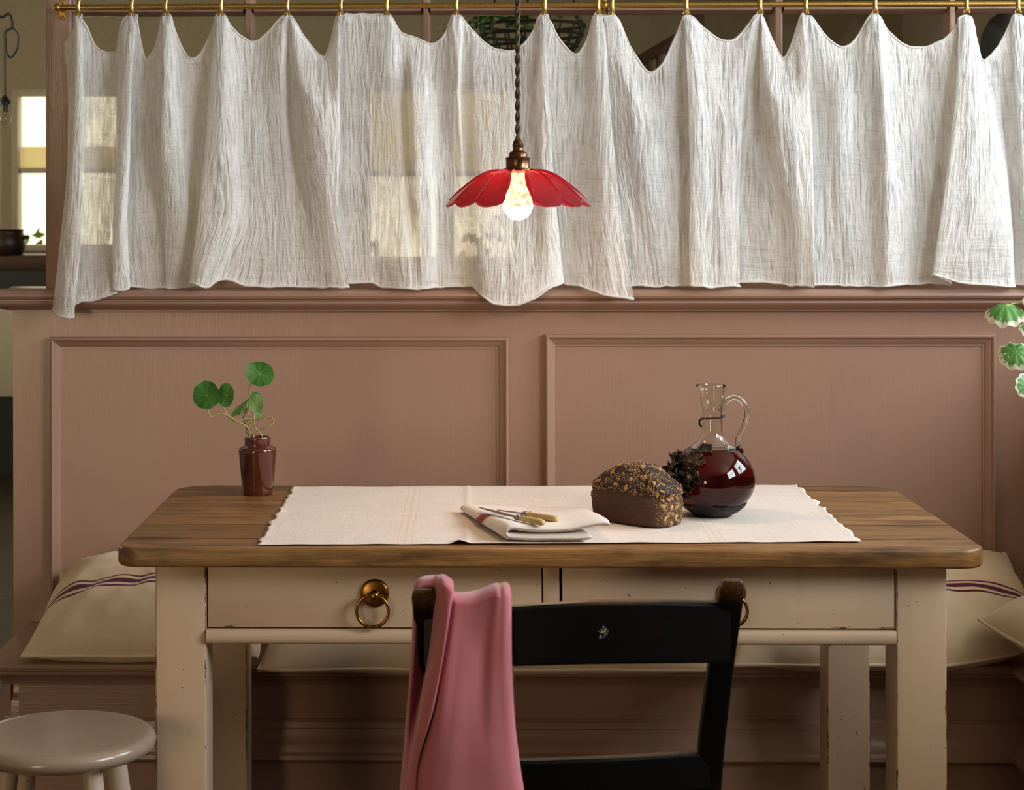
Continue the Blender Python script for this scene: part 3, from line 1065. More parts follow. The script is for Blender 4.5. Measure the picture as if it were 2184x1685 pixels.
# ================================================================== CURTAIN ROD AND CLIPS
YROD = 4.338
rodL, rodR = at(122, 15.5, YROD), at(2440, 14, YROD)
rod = thing('curtain_rod', (0.2, YROD, rodL.z), 'aged brass curtain rod with ball end across the top of the glazed screen', 'curtain rod')
zrod = rodL.z
v, f = tube([(rodL.x, YROD, zrod), (X1, YROD, zrod)], 0.0066, 16)
pyd('tube', v, f, M_BRASS, rod)
for pxb in (122, 1290):
    b = at(pxb, 15, YROD)
    v, f = ellipsoid((b.x, YROD, zrod), (0.0085, 0.0085, 0.0095), 18, 12)
    pyd('ball', v, f, M_BRASS, rod)
    v, f = tube([(b.x, YROD, zrod), (b.x, YW - 0.003, zrod)], 0.0055, 12)
    pyd('bracket_arm', v, f, M_BRASS, rod)
    v, f = join(*[rot_lathe([(0.0075, 0.0), (0.0075, 0.002), (0.006, 0.0035), (0.0001, 0.0036)], 20, (b.x, YW, zrod + s * 0.016)) for s in (-1, 1)])
    v2 = [(b.x - 0.0075, YW, zrod - 0.016), (b.x + 0.0075, YW, zrod - 0.016), (b.x + 0.0075, YW, zrod + 0.016), (b.x - 0.0075, YW, zrod + 0.016)]
    v2 = v2 + [(x, YW - 0.0034, z) for x, y, z in v2]
    vv, ff = join((v, f), (v2, [(0, 1, 2, 3), (7, 6, 5, 4), (0, 4, 5, 1), (1, 5, 6, 2), (2, 6, 7, 3), (3, 7, 4, 0)]))
    pyd('bracket_plate', vv, ff, M_BRASS, rod)
    for s in (-1, 1):
        v, f = rot_lathe([(0.0032, 0.0), (0.003, 0.0012), (0.0001, 0.0018)], 12, (b.x, YW - 0.0034, zrod + s * 0.016))
        pyd('screw', v, f, M_SCREW, rod)

CLIPS1 = [168, 281, 354, 471, 613, 727, 824, 973, 1161, 1275]
CLIPS2 = [1305, 1463, 1620, 1718, 1865, 2060, 2170, 2300, 2425]


def clip_mesh():
    """strap over the rod, wide flange above, fluted fan jaw below; local origin at the rod axis"""
    R = 0.0092
    path = []
    # front strap from top flange to jaw
    zsec = [(0.030, -R * 0.55, 0.0066), (0.024, -R * 0.8, 0.0064), (0.017, -R * 1.0, 0.0058), (0.010, -R * 1.12, 0.0046), (0.0, -R * 1.2, 0.0042),
            (-0.008, -R * 1.05, 0.0044), (-0.0135, -R * 1.30, 0.0056), (-0.018, -R * 1.46, 0.0074), (-0.0218, -R * 1.54, 0.0086)]
    n = 13
    vs, fs = [], []
    for z, y, hw in zsec:
        for k in range(n):
            u = -1 + 2 * k / (n - 1)
            fl = 0.0011 * math.cos(u * PI * 3.5) * max(0.0, min(1.0, (-z - 0.010) / 0.008))
            vs.append((u * hw, y + 0.0022 * u * u - fl, z + (-0.0012 * (1 - u * u) if z < -0.02 else 0)))
    fs = grid_faces(len(zsec), n)
    off = len(vs)
    for z, y, hw in zsec:
        for k in range(n):
            u = -1 + 2 * k / (n - 1)
            vs.append((u * hw, y + 0.0038, z))
    fs += [tuple(reversed(q)) for q in grid_faces(len(zsec), n, off)]
    m = len(zsec)
    for i in range(m - 1):
        fs.append((i * n, (i + 1) * n, off + (i + 1) * n, off + i * n))
        fs.append((i * n + n - 1, off + i * n + n - 1, off + (i + 1) * n + n - 1, (i + 1) * n + n - 1))
    for k in range(n - 1):
        fs.append((k, off + k, off + k + 1, k + 1))
        a = (m - 1) * n + k
        fs.append((a, a + 1, off + a + 1, off + a))
    # ring round the rod
    ring = tube([(0, R * 1.0 * math.cos(t), R * 1.0 * math.sin(t)) for t in np.linspace(0, 2 * PI, 25)[:-1]], 0.0016, 6, closed=True)
    rear = tube([(0, R * 0.9, 0.0), (0, R * 0.8, -0.010), (0, 0.004, -0.0165), (0, 0.004, -0.0205)], 0.002, 6)
    return (vs, fs), join(ring, rear)


jawv, ringv = clip_mesh()
jaw_me = ring_me = None
for i, pxc in enumerate(CLIPS1 + CLIPS2):
    p = at(pxc, 15, YROD)
    left = i < len(CLIPS1)
    ordn = ['first', 'second', 'third', 'fourth', 'fifth', 'sixth', 'seventh', 'eighth', 'ninth', 'tenth'][i if left else i - len(CLIPS1)]
    lab = '%s brass clip from the left holding the %s gauze curtain' % (ordn, 'wide left-hand' if left else 'right-hand')
    c = thing('curtain_clip', (p.x, YROD, zrod), lab, 'curtain clip', 'brass clips on the curtain rod')
    c.rotation_euler = (0, 0, 0.06 * math.sin(i * 2.3))
    if jaw_me is None:
        a = pyd('jaw', jawv[0], jawv[1], M_BRASS_B, c, 50, org=Vector((0, 0, 0)))
        b = pyd('ring', ringv[0], ringv[1], M_BRASS, c, 60, org=Vector((0, 0, 0)))
        jaw_me, ring_me = a.data, b.data
    else:
        for nm, me in (('jaw', jaw_me), ('ring', ring_me)):
            q = bpy.data.objects.new(nm, me); COL.objects.link(q); q.parent = c

# ================================================================== CURTAINS
# each guide: y of top edge, y of hem (photo px), x at five heights, forward offset in cm at five heights
G1 = [
 (88, 660, [137,146,142,128,112],[1,1,1.5,2,3]), (60, 668, [157,147,143,130,118],[2,2.5,3,3.5,4]),
 (33, 675, [160,158,150,142,130],[4,4.5,4.5,4.5,5]), (33, 676, [176,178,177,172,158],[4,4.5,4.5,4.5,5]),
 (36, 655, [170,162,158,152,150],[3.2,2.4,2.2,2.2,4]), (60, 645, [186,182,180,174,168],[2.5,1.5,1.2,1.4,3.8]), (100,640,[205,208,205,200,200],[1.5,1,.8,1.4,3.8]),
 (112,632,[235,232,228,225,225],[1.5,1,.8,1.6,3.8]), (105,622,[250,252,256,252,252],[2,1.4,1.2,1.4,3.6]),
 (60,618,[256,254,248,241,240],[3.5,3.5,3.5,3.5,4]), (33,620,[270,270,266,258,258],[4,4.5,4.5,4.5,4]),
 (33,612,[290,280,278,272,277],[4,4.5,4,3.5,3.5]), (45,610,[292,262,256,250,256],[3,2.0,1.6,1.6,2.4]), (80,611,[298,276,272,268,276],[2.4,1.2,.8,.8,1.2]),
 (112,612,[305,295,290,292,300],[1.5,1,.8,.8,.6]), (126,614,[315,320,318,325,330],[2,1.5,1,.8,.4]),
 (90,614,[335,338,340,345,345],[3,2.2,1.5,1,.4]), (33,615,[345,342,338,350,350],[4,4,3.5,2.,.5]),
 (33,614,[364,372,385,392,370],[4,4,3.5,2.2,.6]), (70,613,[374,392,400,405,390],[3,2,1.5,1,.5]),
 (121,612,[400,418,420,415,405],[2,1,.8,.8,.6]), (118,610,[425,442,440,432,415],[2,.8,.5,.8,1]),
 (75,606,[448,462,462,452,432],[2.5,1.2,.9,1.0,1.4]), (45,602,[458,447,436,422,404],[3.5,3.5,3.5,3.5,3]),
 (33,606,[462,465,460,450,418],[4,4.5,4.5,4.2,4]), (33,613,[480,485,490,492,442],[4,4.2,4,3.5,3.4]),
 (60,596,[495,508,512,515,470],[3,3,2.8,2.6,2.6]), (88,606,[535,535,540,545,520],[2.2,2.4,2.2,2,2]),
 (75,611,[565,565,572,580,575],[2.5,2.2,1.8,1.5,1.8]), (33,612,[603,603,606,615,620],[4,2.5,1.8,1.5,1.6]),
 (34,612,[613,616,625,640,650],[3.4,1.0,1,1.2,1.6]), (36,611,[622,628,645,672,690],[4,3,3,2.6,2.4]),
 (80,612,[650,655,675,700,715],[3.5,4.5,4.2,3.5,3]), (121,613,[690,690,700,712,733],[4,5,4.5,3.8,3.4]),
 (100,612,[702,710,715,719,742],[3.5,4.6,4.4,3.8,3.4]), (35,612,[718,722,724,722,745],[4,4.4,4.2,3.8,3.4]),
 (34,606,[722,700,700,694,716],[3.6,2.0,1.7,1.6,2]), (34,604,[730,724,722,718,734],[3.7,1.4,1.1,1,1.2]), (30,604,[738,740,742,748,752],[3.8,1.8,1.2,1,1]),
 (28,603,[775,775,778,785,795],[3.4,2,1.6,1.3,1.2]), (32,612,[814,812,810,812,815],[4,2.6,2,1.6,1.6]),
 (34,614,[834,838,850,858,862],[4,2.8,2.4,2.4,3.2]), (70,616,[858,868,876,885,890],[3,2,1.6,1.8,3.2]),
 (78,616,[880,876,882,892,902],[3,3.8,3.6,3,3.2]), (90,614,[905,900,904,912,918],[3,4,3.6,2.8,2.8]),
 (93,612,[925,925,928,935,940],[2.5,2,1.8,1.5,1.4]), (75,610,[948,946,950,955,960],[3,1.8,1.4,1.2,1]),
 (33,610,[964,962,968,975,990],[4,2.6,1.8,1.4,1]), (33,612,[982,980,986,1000,1012],[4,3,2.2,1.8,2]),
 (45,620,[990,984,990,1004,1018],[3.4,1.8,1.4,1.4,2.6]), (70,628,[1012,1012,1015,1015,1026],[3.2,2.6,2.8,3.2,4.2]),
 (100,642,[1045,1050,1048,1040,1045],[3,3,3.4,4,5]), (109,650,[1080,1085,1085,1075,1075],[3,3,3.2,4,5.4]),
 (102,648,[1108,1112,1112,1110,1110],[3,2.6,3,4,5.6]), (65,630,[1138,1135,1138,1145,1150],[3.2,3.2,3.4,4,5.4]),
 (33,612,[1152,1155,1158,1168,1178],[4,4.5,4.4,4.6,4.8]), (33,602,[1166,1168,1176,1188,1202],[4.2,4.6,4.4,4.2,4.2]),
 (38,601,[1168,1146,1150,1160,1174],[3.2,2.4,2.2,2.2,3.2]), (50,601,[1176,1168,1172,1182,1194],[3,1.6,1.4,1.2,2.2]), (75,605,[1188,1186,1190,1198,1206],[2.5,1.6,1.4,1.4,2]),
 (116,609,[1228,1222,1215,1215,1222],[2.6,1.8,1.4,1.6,2.4]), (90,611,[1250,1245,1236,1230,1240],[3,2.4,2,2,3]),
 (33,618,[1266,1262,1252,1250,1262],[4,3.6,3,3,3.6]), (33,630,[1284,1286,1282,1285,1300],[4,4.4,4.4,4.4,4.6]),
 (45,637,[1290,1300,1312,1328,1352],[3.4,4.2,4.6,4.8,5])]
G2 = [
 (30,608,[1288,1278,1280,1290,1300],[3.2,1.4,1,.8,.6]), (33,608,[1296,1308,1322,1345,1358],[4,2.6,2,1.6,1]),
 (33,609,[1315,1325,1338,1358,1372],[4,3,2.4,1.6,1]), (95,610,[1342,1350,1358,1375,1388],[3,3.2,2.6,1.8,1]),
 (155,610,[1385,1388,1390,1402,1410],[2.6,2.8,2.6,2,1.2]), (140,609,[1410,1412,1415,1428,1432],[2.8,2,1.8,1.6,1]),
 (80,609,[1440,1442,1446,1452,1458],[3,1.4,1.2,1,.8]), (40,608,[1456,1484,1492,1494,1494],[3.6,1.8,1.4,1.2,1.2]),
 (33,608,[1460,1466,1470,1470,1470],[4,3.6,3.2,3,3]), (33,610,[1474,1485,1492,1492,1492],[4,4,3.8,3.4,3.4]),
 (60,612,[1500,1510,1516,1515,1515],[3.2,3.4,3.2,3,3]), (88,610,[1545,1545,1545,1545,1545],[2.8,3,3,2.8,3]),
 (78,608,[1575,1572,1568,1566,1566],[3,2.6,2.4,2.4,2.8]), (50,608,[1598,1590,1580,1576,1577],[3.5,2.2,2,2,2.6]),
 (36,604,[1606,1586,1572,1562,1558],[3.8,1.6,1.2,1,1.2]), (34,603,[1620,1616,1605,1600,1600],[3.4,.9,.8,.8,.8]),
 (38,604,[1627,1626,1638,1655,1660],[4,3,2.4,1.8,1.2]), (80,606,[1645,1645,1660,1676,1680],[3.6,4.4,3.8,2.6,1.8]),
 (122,608,[1671,1678,1690,1700,1702],[3.8,4.8,4.4,3.4,2.6]), (90,609,[1690,1708,1718,1722,1722],[3.6,4.4,4.4,3.8,3.2]),
 (33,610,[1708,1724,1733,1736,1737],[4,4.2,4.2,4,3.8]), (35,608,[1716,1706,1708,1710,1710],[3.4,2.2,1.9,1.7,1.8]), (35,608,[1726,1727,1731,1733,1733],[3.4,1.4,1.1,1,1.0]),
 (36,608,[1730,1738,1742,1745,1745],[3.6,1.6,1.2,1,1]), (75,608,[1760,1765,1766,1768,1768],[3,2.2,1.6,1.2,1]),
 (100,608,[1795,1795,1795,1798,1800],[2.8,3,2.2,1.6,1.2]), (80,608,[1828,1826,1826,1830,1835],[3,2.4,1.8,1.4,1.2]),
 (33,608,[1856,1856,1858,1860,1865],[4,3,2,1.6,1.4]), (33,610,[1875,1884,1892,1896,1896],[4,4,3.6,3.2,2.8]),
 (60,606,[1890,1898,1910,1925,1930],[3.2,3,2.6,2.2,1.8]), (95,605,[1930,1935,1942,1952,1955],[2.8,2,1.6,1.2,1]),
 (101,605,[1970,1972,1975,1980,1980],[2.6,1.6,1.2,1,1]), (85,605,[2010,2010,2012,2010,2006],[3,1.4,1,1,1]),
 (55,604,[2040,2056,2050,2040,2028],[3.4,1.6,1.2,1.2,1.4]), (38,586,[2046,2040,2026,2008,1988],[4,3.8,3.8,3.8,3.6]),
 (33,600,[2068,2066,2060,2052,2040],[4.2,4.6,4.6,4.4,4.2]), (50,606,[2076,2092,2098,2100,2095],[3.6,4.2,4.2,4.2,4]),
 (90,609,[2084,2112,2128,2135,2135],[3,3,3.4,3.6,3.6]), (130,610,[2100,2128,2148,2158,2164],[2.8,2,2,2.4,3]),
 (105,606,[2125,2138,2150,2160,2164],[3,1.6,1.2,1,1.2]), (60,606,[2150,2155,2160,2168,2172],[3.4,2.6,2,1.6,1.2]),
 (33,606,[2161,2166,2172,2180,2184],[4,3.4,3,2.6,2]), (33,608,[2180,2190,2200,2206,2210],[4,3.6,3.2,3,2.6]),
 (100,608,[2235,2238,2240,2240,2240],[2.5,2,1.5,1.5,1.5]), (33,608,[2290,2292,2292,2290,2290],[4,3,2.5,2,2]),
 (33,608,[2310,2312,2314,2314,2314],[4,3.6,3,2.6,2.4]), (95,608,[2365,2365,2365,2365,2365],[2.5,2,1.5,1.5,1.5]),
 (33,608,[2416,2416,2416,2416,2416],[4,3,2.5,2,2]), (33,608,[2434,2436,2438,2438,2438],[4,3.4,3,2.5,2])]


def crspline(P, t_knots, t):
    """P: (n, d) array, non-uniform Catmull-Rom (finite-difference Hermite) sampled at t"""
    n = len(P)
    m = np.zeros_like(P)
    for i in range(n):
        if i == 0:
            m[i] = (P[1] - P[0]) / (t_knots[1] - t_knots[0])
        elif i == n - 1:
            m[i] = (P[-1] - P[-2]) / (t_knots[-1] - t_knots[-2])
        else:
            h0, h1 = t_knots[i] - t_knots[i - 1], t_knots[i + 1] - t_knots[i]
            d0, d1 = (P[i] - P[i - 1]) / h0, (P[i + 1] - P[i]) / h1
            m[i] = (d0 * h1 + d1 * h0) / (h0 + h1)
    idx = np.clip(np.searchsorted(t_knots, t, side='right') - 1, 0, n - 2)
    h = (t_knots[idx + 1] - t_knots[idx])
    s = ((t - t_knots[idx]) / h)[:, None]
    h = h[:, None]
    return ((2 * s ** 3 - 3 * s ** 2 + 1) * P[idx] + (s ** 3 - 2 * s ** 2 + s) * h * m[idx]
            + (-2 * s ** 3 + 3 * s ** 2) * P[idx + 1] + (s ** 3 - s ** 2) * h * m[idx + 1])


def loft_sheet(guides, y_base, dens=2.6, nv=150, crinkle=0.0012, tk=None):
    """guides -> (nu, nv) world points + uv (metres of cloth)"""
    n = len(guides)
    vk = np.linspace(0, 1, len(guides[0][2]))
    vv = np.linspace(0, 1, nv)
    cols = []
    for (y0, y1, xs, ds) in guides:
        P = np.stack([np.array(xs, float), np.array(ds, float)], 1)
        c = crspline(P, vk, vv)
        cols.append(np.stack([c[:, 0], y0 + (y1 - y0) * vv, c[:, 1]], 1))
    A = np.array(cols)
    A[:, :, 2] = np.maximum(A[:, :, 2], 0.0)
    # knot spacing from cloth length across
    dx = np.diff(A[:, :, 0], axis=0)
    dd = np.diff(A[:, :, 2], axis=0) * 9.0
    L = np.sqrt(dx ** 2 + dd ** 2).mean(axis=1)
    tk = np.concatenate([[0], np.cumsum(np.maximum(L, 3))])
    nu = int(tk[-1] / dens) + 2
    tt = np.linspace(0, tk[-1], nu)
    G = np.zeros((nu, nv, 3))
    for j in range(nv):
        G[:, j, :] = crspline(A[:, j, :], tk, tt)
    return G, tt, tk[-1]


def build_curtain(name, guides, label, seed):
    G, tt, L = loft_sheet(guides, 4.372)
    nu, nv = G.shape[:2]
    verts, uv, hem = [], [], []
    s = 4.35 / F_PX
    for i in range(nu):
        up_ = max(0.0, 30.5 - G[i, 0, 1])
        for j in range(nv):
            px, py, d = G[i, j]
            py += up_ * (1 - j / (nv - 1)) ** 3
            d = min(d, 2.9 + 40.0 * (j / (nv - 1)))
            u, v = tt[i] * s, py * s
            t = j / (nv - 1)
            uw = u + 0.006 * noise.noise((u * 18, v * 26, seed + 1))
            rv = 0.6 - abs(noise.noise((uw * 78 + seed, v * 7, seed + 5))) * 2.0
            rh = 0.6 - abs(noise.noise((u * 11, (v + 0.004 * noise.noise((u * 40, v * 20, 3))) * 75, seed + 9))) * 2.0
            wh = 0.12 + 0.9 * max(0.0, (t - 0.82) / 0.18) + 0.7 * max(0.0, 1 - t / 0.22)
            sel = 0.55 + 0.6 * noise.noise((u * 9, v * 5, seed + 20))
            a = noise.noise((u * 24 + seed, v * 4.0, seed)) * 0.0030 + rv * 0.0026 * sel + rh * 0.0018 * min(1.0, wh)
            # hems ripple a little
            e = max(0.0, 1 - t / 0.03) + max(0.0, (t - 0.97) / 0.03)
            dz = e * (noise.noise((u * 55, seed, t * 3)) * 2.6 + noise.noise((u * 17, seed, t * 3)) * 3.0)
            p = at(px + noise.noise((v * 20, u * 20, seed + 2)) * 0.8, py + dz, 4.372 - d * 0.01 * (1 + 0.40 * min(1.0, t / 0.22)) - a)
            verts.append(p)
            uv.append((u, v))
            hem.append(min(1.0, e))
    r = thing(name, tuple(np.mean([tuple(v) for v in verts[::97]], axis=0)), label, 'curtain')
    o = pyd('cloth', verts, grid_faces(nu, nv), M_GAUZE, r, 180, uv=uv)
    at_ = o.data.attributes.new('hem', 'FLOAT', 'POINT')
    at_.data.foreach_set('value', np.array(hem, dtype=np.float32))
    # rolled hems
    for nm, j in (('top_hem', 0), ('bottom_hem', nv - 1)):
        path = [Vector(verts[i * nv + j]) for i in range(0, nu, 3)]
        rr = [0.0026 + 0.0008 * noise.noise((k * 0.7, seed, j)) for k in range(len(path))]
        v, f = tube(path, rr, 6)
        pyd(nm, v, f, M_HEM, r, 180, uv=[(k * 0.002, (k % 6) * 0.002) for k in range(len(v))])
    # side hem
    return r


M_HEM = m_cloth('white_gauze_hem', (0.84, 0.81, 0.77), 900, 0.95, 0.3, 0.1, translucent=0.2)
build_curtain('gauze_curtain', G1, 'white crinkled gauze cafe curtain behind the red pendant lamp', 1.0)
build_curtain('gauze_curtain', G2, 'white crinkled gauze cafe curtain on the right above the carafe', 7.3)

# ================================================================== PENDANT LAMP
YP = 3.55
pc = at(1105, 440, YP)
SP = YP / F_PX
zrim = at(1105, 447, YP).z
lamp = thing('pendant_lamp', (pc.x, YP, zrim), 'lit pendant lamp with fluted red glass shade on brown twisted flex', 'lamp')
NL = 14
prof = [(30, 0), (42, 1.5), (58, 5), (75, 10.5), (92, 19), (108, 30), (124, 42), (140, 55), (155, 70)]
prof = smooth_prof(prof, 4)
ztop = at(1105, 364, YP).z
segs = NL * 14
def shade_grid(thick):
    vs = []
    for i, (r, dz) in enumerate(prof):
        tpar = (r - 30) / 125.0
        for k in range(segs):
            a = 2 * PI * k / segs
            w = (a * NL / (2 * PI) + 0.5) % 1.0    # 0 at a flute line, 0.5 mid lobe
            lobe = abs(math.sin(PI * w)) ** 0.62          # sharp valley, round lobe
            amp = tpar ** 1.2
            rr = (r + amp * 12.0 * (lobe - 0.75)) * SP
            z = ztop - (dz + amp * 12.0 * (lobe - 0.55) - 6.0 * (1 - lobe) * min(1.0, tpar * 5) * (1 - tpar)) * SP
            rr -= thick
            z -= thick * 0.8
            vs.append((pc.x + rr * math.sin(a), YP - rr * math.cos(a), z))
    return vs
v1 = shade_grid(0.0); v2 = shade_grid(0.0028)
n = len(prof)
fs = []
for i in range(n - 1):
    for k in range(segs):
        a, b = i * segs + k, i * segs + (k + 1) % segs
        fs.append((a, b, b + segs, a + segs))
o1 = len(v1)
fs += [tuple(q + o1 for q in reversed(f)) for f in fs]
for k in range(segs):
    a, b = (n - 1) * segs + k, (n - 1) * segs + (k + 1) % segs
    fs.append((a, b, b + o1, a + o1))
    a, b = k, (k + 1) % segs
    fs.append((b, a, a + o1, b + o1))
sh = pyd('shade', v1 + v2, [tuple(reversed(q)) for q in fs], M_REDGLASS, lamp, 60)
tag(sh, 'fluted cranberry red glass shade')
for q in range(NL):
    k0 = int(round((q + 0.5) * segs / NL)) % segs
    a = 2 * PI * k0 / segs
    path = []
    for i in range(2, n):
        p = Vector(v1[i * segs + k0])
        path.append(p + Vector((math.sin(a), -math.cos(a), 0)) * 0.0002 + Vector((0, 0, 0.0004)))
    v, f = tube(path, [0.0007 + 0.0006 * i / len(path) for i in range(len(path))], 6)
    pyd('flute_ridge', v, f, M_RIDGE, sh, 60)
hp = []
def H(px_r, py):
    return (px_r * SP, at(1105, py, YP).z)
hold = [H(24, 366), H(32.5, 364.5), H(33, 362.5), H(32.5, 360.5), H(31, 359.5), H(26.5, 358.5), H(26, 357), H(26, 341), H(26.5, 339.5), H(27.2, 338), H(26.5, 336.5), H(22, 335.5), H(20.5, 334), H(19.8, 328), H(18, 325), H(13, 323), H(11.5, 321), H(11.2, 313), H(12, 311.5), H(12.2, 309), H(11, 307.5), H(10, 302), H(7.5, 298), H(4, 297), H(0.05, 296.8)]
v, f = lathe(hold, 40, (pc.x, YP, 0))
tag(pyd('lampholder', v, f, M_BRONZE, lamp, 35), 'dark antique bronze lampholder')
zb = at(1105, 438, YP).z
bulb = smooth_prof([(0.0001, -0.0285), (0.012, -0.0258), (0.0225, -0.017), (0.0280, -0.003), (0.0268, 0.010), (0.0215, 0.024), (0.0155, 0.038), (0.0130, 0.052), (0.0128, 0.062)], 4)
v, f = lathe([(max(1e-4, r), z) for r, z in bulb], 28, (pc.x, YP, zb))
pyd('bulb', v, f, M_BULB, lamp)
zt0, zt1 = at(1105, 300, YP).z, ZC
turns = (zt1 - zt0) / 0.044
for ph in (0, PI):
    path = []
    for k in range(int(turns * 12) + 1):
        a = 2 * PI * k / 12 + ph
        path.append((pc.x + 0.0027 * math.cos(a), YP + 0.0027 * math.sin(a), zt0 + (zt1 - zt0) * k / (turns * 12)))
    v, f = tube(path, 0.0030, 8)
    pyd('flex', v, f, M_CORD, lamp)
v, f = lathe([(0.05, zt1 - 0.03), (0.05, zt1 - 0.004), (0.045, zt1)], 32, (pc.x, YP, 0))
pyd('ceiling_rose', v, f, M_BRONZE, lamp)

# ================================================================== TABLE RUNNER
ra, rb_, rc_, rd = on_z(549, 1164, T), on_z(1835, 1157, T), on_z(1700, 1036.5, T), on_z(627, 1040, T)
nu, nv = 220, 90
verts, uv = [], []
for i in range(nu):
    u = i / (nu - 1)
    for j in range(nv):
        v = j / (nv - 1)
        p = (ra * (1 - u) + rb_ * u) * (1 - v) + (rd * (1 - u) + rc_ * u) * v
        # frilled short ends
        e = max(0.0, 1 - u / 0.012) + max(0.0, (u - 0.988) / 0.012)
        fr = (noise.noise((v * 16, 3 if u < .5 else 9, 0)) * 0.006 + 0.003 * math.sin(v * 38 + noise.noise((v * 4, 1, 0)) * 5)) * e
        p = p + Vector((fr, 0, 0))
        z = 0.0016 + 0.0012 * (noise.noise((u * 9, v * 6, 2)) + 0.6 * noise.noise((u * 23, v * 14, 4)))
        z += 0.0016 * math.exp(-((u - 0.345) / 0.004) ** 2)                                # pressed fold lines
        z += 0.0014 * math.exp(-((v - 0.47 - 0.02 * noise.noise((u * 6, 0, 0))) / 0.02) ** 2)
        z += 0.007 * math.exp(-((u - 0.333) / 0.010) ** 2) * max(0, 1 - v / 0.05)          # lifted front edge
        z += (0.0035 * abs(noise.noise((v * 18, 5, u * 3)))) * e
        z = max(0.0009, z)
        verts.append((p.x, p.y, T + z))
        uv.append((u, v * 0.46))
o = pyd('table_runner', verts, grid_faces(nu, nv), M_RUNNER, None, 180, uv=uv)
tag(o, 'off-white linen table runner with frilled ends laid across the plank table', 'table runner')
sd = o.modifiers.new('thickness', 'SOLIDIFY'); sd.thickness = 0.0008; sd.offset = 1.0
ZR = T + 0.0036   # top of the linen

# ================================================================== NAPKIN AND KNIVES
NF = on_z(1079, 1157, ZR)          # front-left fold corner
NB = on_z(984, 1092, ZR)           # back-left
dirn = Vector((NB.x - NF.x, NB.y - NF.y, 0))
nl = dirn.length
dn = dirn.normalized()
xr = Vector((1, 0.0, 0))


def napkin():
    # centre line of the folded pad (s along +x in metres, z): lower layer right to left, round the fold, upper layer back right
    sec = [(0.149, 0.0066), (0.135, 0.0060), (0.10, 0.0058), (0.06, 0.0058), (0.030, 0.0058), (0.014, 0.0062), (0.004, 0.0082), (0.0005, 0.0125), (0.006, 0.0178),
           (0.018, 0.0190), (0.032, 0.0178), (0.055, 0.0168), (0.085, 0.0166), (0.110, 0.0180), (0.135, 0.0215), (0.158, 0.0250), (0.172, 0.0258), (0.180, 0.0245)]
    pts = smooth_prof(sec, 5)
    m = len(pts)
    nrm2 = []
    for k in range(m):
        a, b = pts[max(0, k - 1)], pts[min(m - 1, k + 1)]
        d = Vector((b[0] - a[0], b[1] - a[1])).normalized()
        nrm2.append(Vector((-d.y, d.x)))
    nt = 44
    vs, uvv = [], []
    for side in (1, -1):
        for i in range(nt):
            t = i / (nt - 1)
            ft = min(1.0, t / 0.09, (1 - t) / 0.06)
            th_t = math.sqrt(max(0.0, 1 - (1 - ft) ** 2))
            for k, (s, z) in enumerate(pts):
                fk = min(1.0, k / 4.0, (m - 1 - k) / 4.0)
                th = 0.0104 * (0.08 + 0.92 * th_t) * (0.25 + 0.75 * math.sqrt(max(0.0, 1 - (1 - fk) ** 2)))
                ss = s + side * nrm2[k].x * th / 2
                zc = z + side * nrm2[k].y * th / 2
                w = min(1.0, max(0.0, ss / 0.18))
                org = NF + dn * (nl * t * (1 - 0.62 * w)) + Vector((0, 0.135 * t * w * (1.0 - 0.25 * w), 0))
                p = org + xr * ss
                zc *= 1.32 * (1.0 - 0.34 * t) * (1 - 0.22 * t * (1 - w))
                zc += 0.0014 * noise.noise((ss * 25, t * 3, 3))
                vs.append((p.x, p.y, ZR + max(0.0006, zc)))
                uvv.append((s * 1.0, t * nl))
    f = grid_faces(nt, m)
    f += [tuple(reversed(q)) for q in grid_faces(nt, m, nt * m)]
    N0 = nt * m
    for i in range(nt - 1):
        for k in (0, m - 1):
            q = (i * m + k, (i + 1) * m + k, N0 + (i + 1) * m + k, N0 + i * m + k)
            f.append(q if k == m - 1 else tuple(reversed(q)))
    for k in range(m - 1):
        for i in (0, nt - 1):
            q = (i * m + k, i * m + k + 1, N0 + i * m + k + 1, N0 + i * m + k)
            f.append(q if i == 0 else tuple(reversed(q)))
    return [(vs, f, uvv)]


npart = napkin()
nap = thing('napkin', (NF.x + 0.06, NF.y + 0.05, ZR), 'folded white napkin with red stitched flowers on the runner', 'napkin')
M_NAP = m_cloth('white_cotton_napkin', (0.76, 0.685, 0.63), 600, 0.95, 0.3)
o = pyd('folded_cloth', npart[0][0], npart[0][1], M_NAP, nap, 180, uv=npart[0][2])


def nap_surface(px, py):
    """point on the napkin's upper face under a pixel, by ray casting the mesh triangles"""
    d = ray(px, py).normalized()
    best = None
    from mathutils.geometry import intersect_ray_tri
    vs, f, _ = npart[0]
    for q in f:
        a, b, c, e = [Vector(vs[i]) for i in q]
        for tri in ((a, b, c), (a, c, e)):
            h = intersect_ray_tri(*tri, d, CAM)
            if h is not None:
                t = (h - CAM).length
                if best is None or t < best[0]:
                    n_ = (tri[1] - tri[0]).cross(tri[2] - tri[0]).normalized()
                    if n_.dot(d) > 0: n_ = -n_
                    best = (t, h, n_)
    return best


def embroidery(name, strokes, rad=0.0011):
    pts_all = []
    for st in strokes:
        path = []
        for (px, py) in smooth_prof(st, 4):
            b = nap_surface(px, py)
            if b:
                path.append(b[1] + b[2] * 0.0016)
        if len(path) > 1:
            pts_all.append(tube(path, rad, 5))
    if pts_all:
        v, f = join(*pts_all)
        tag(pyd(name, v, f, M_THREAD, nap, 60), 'red stitched flower')


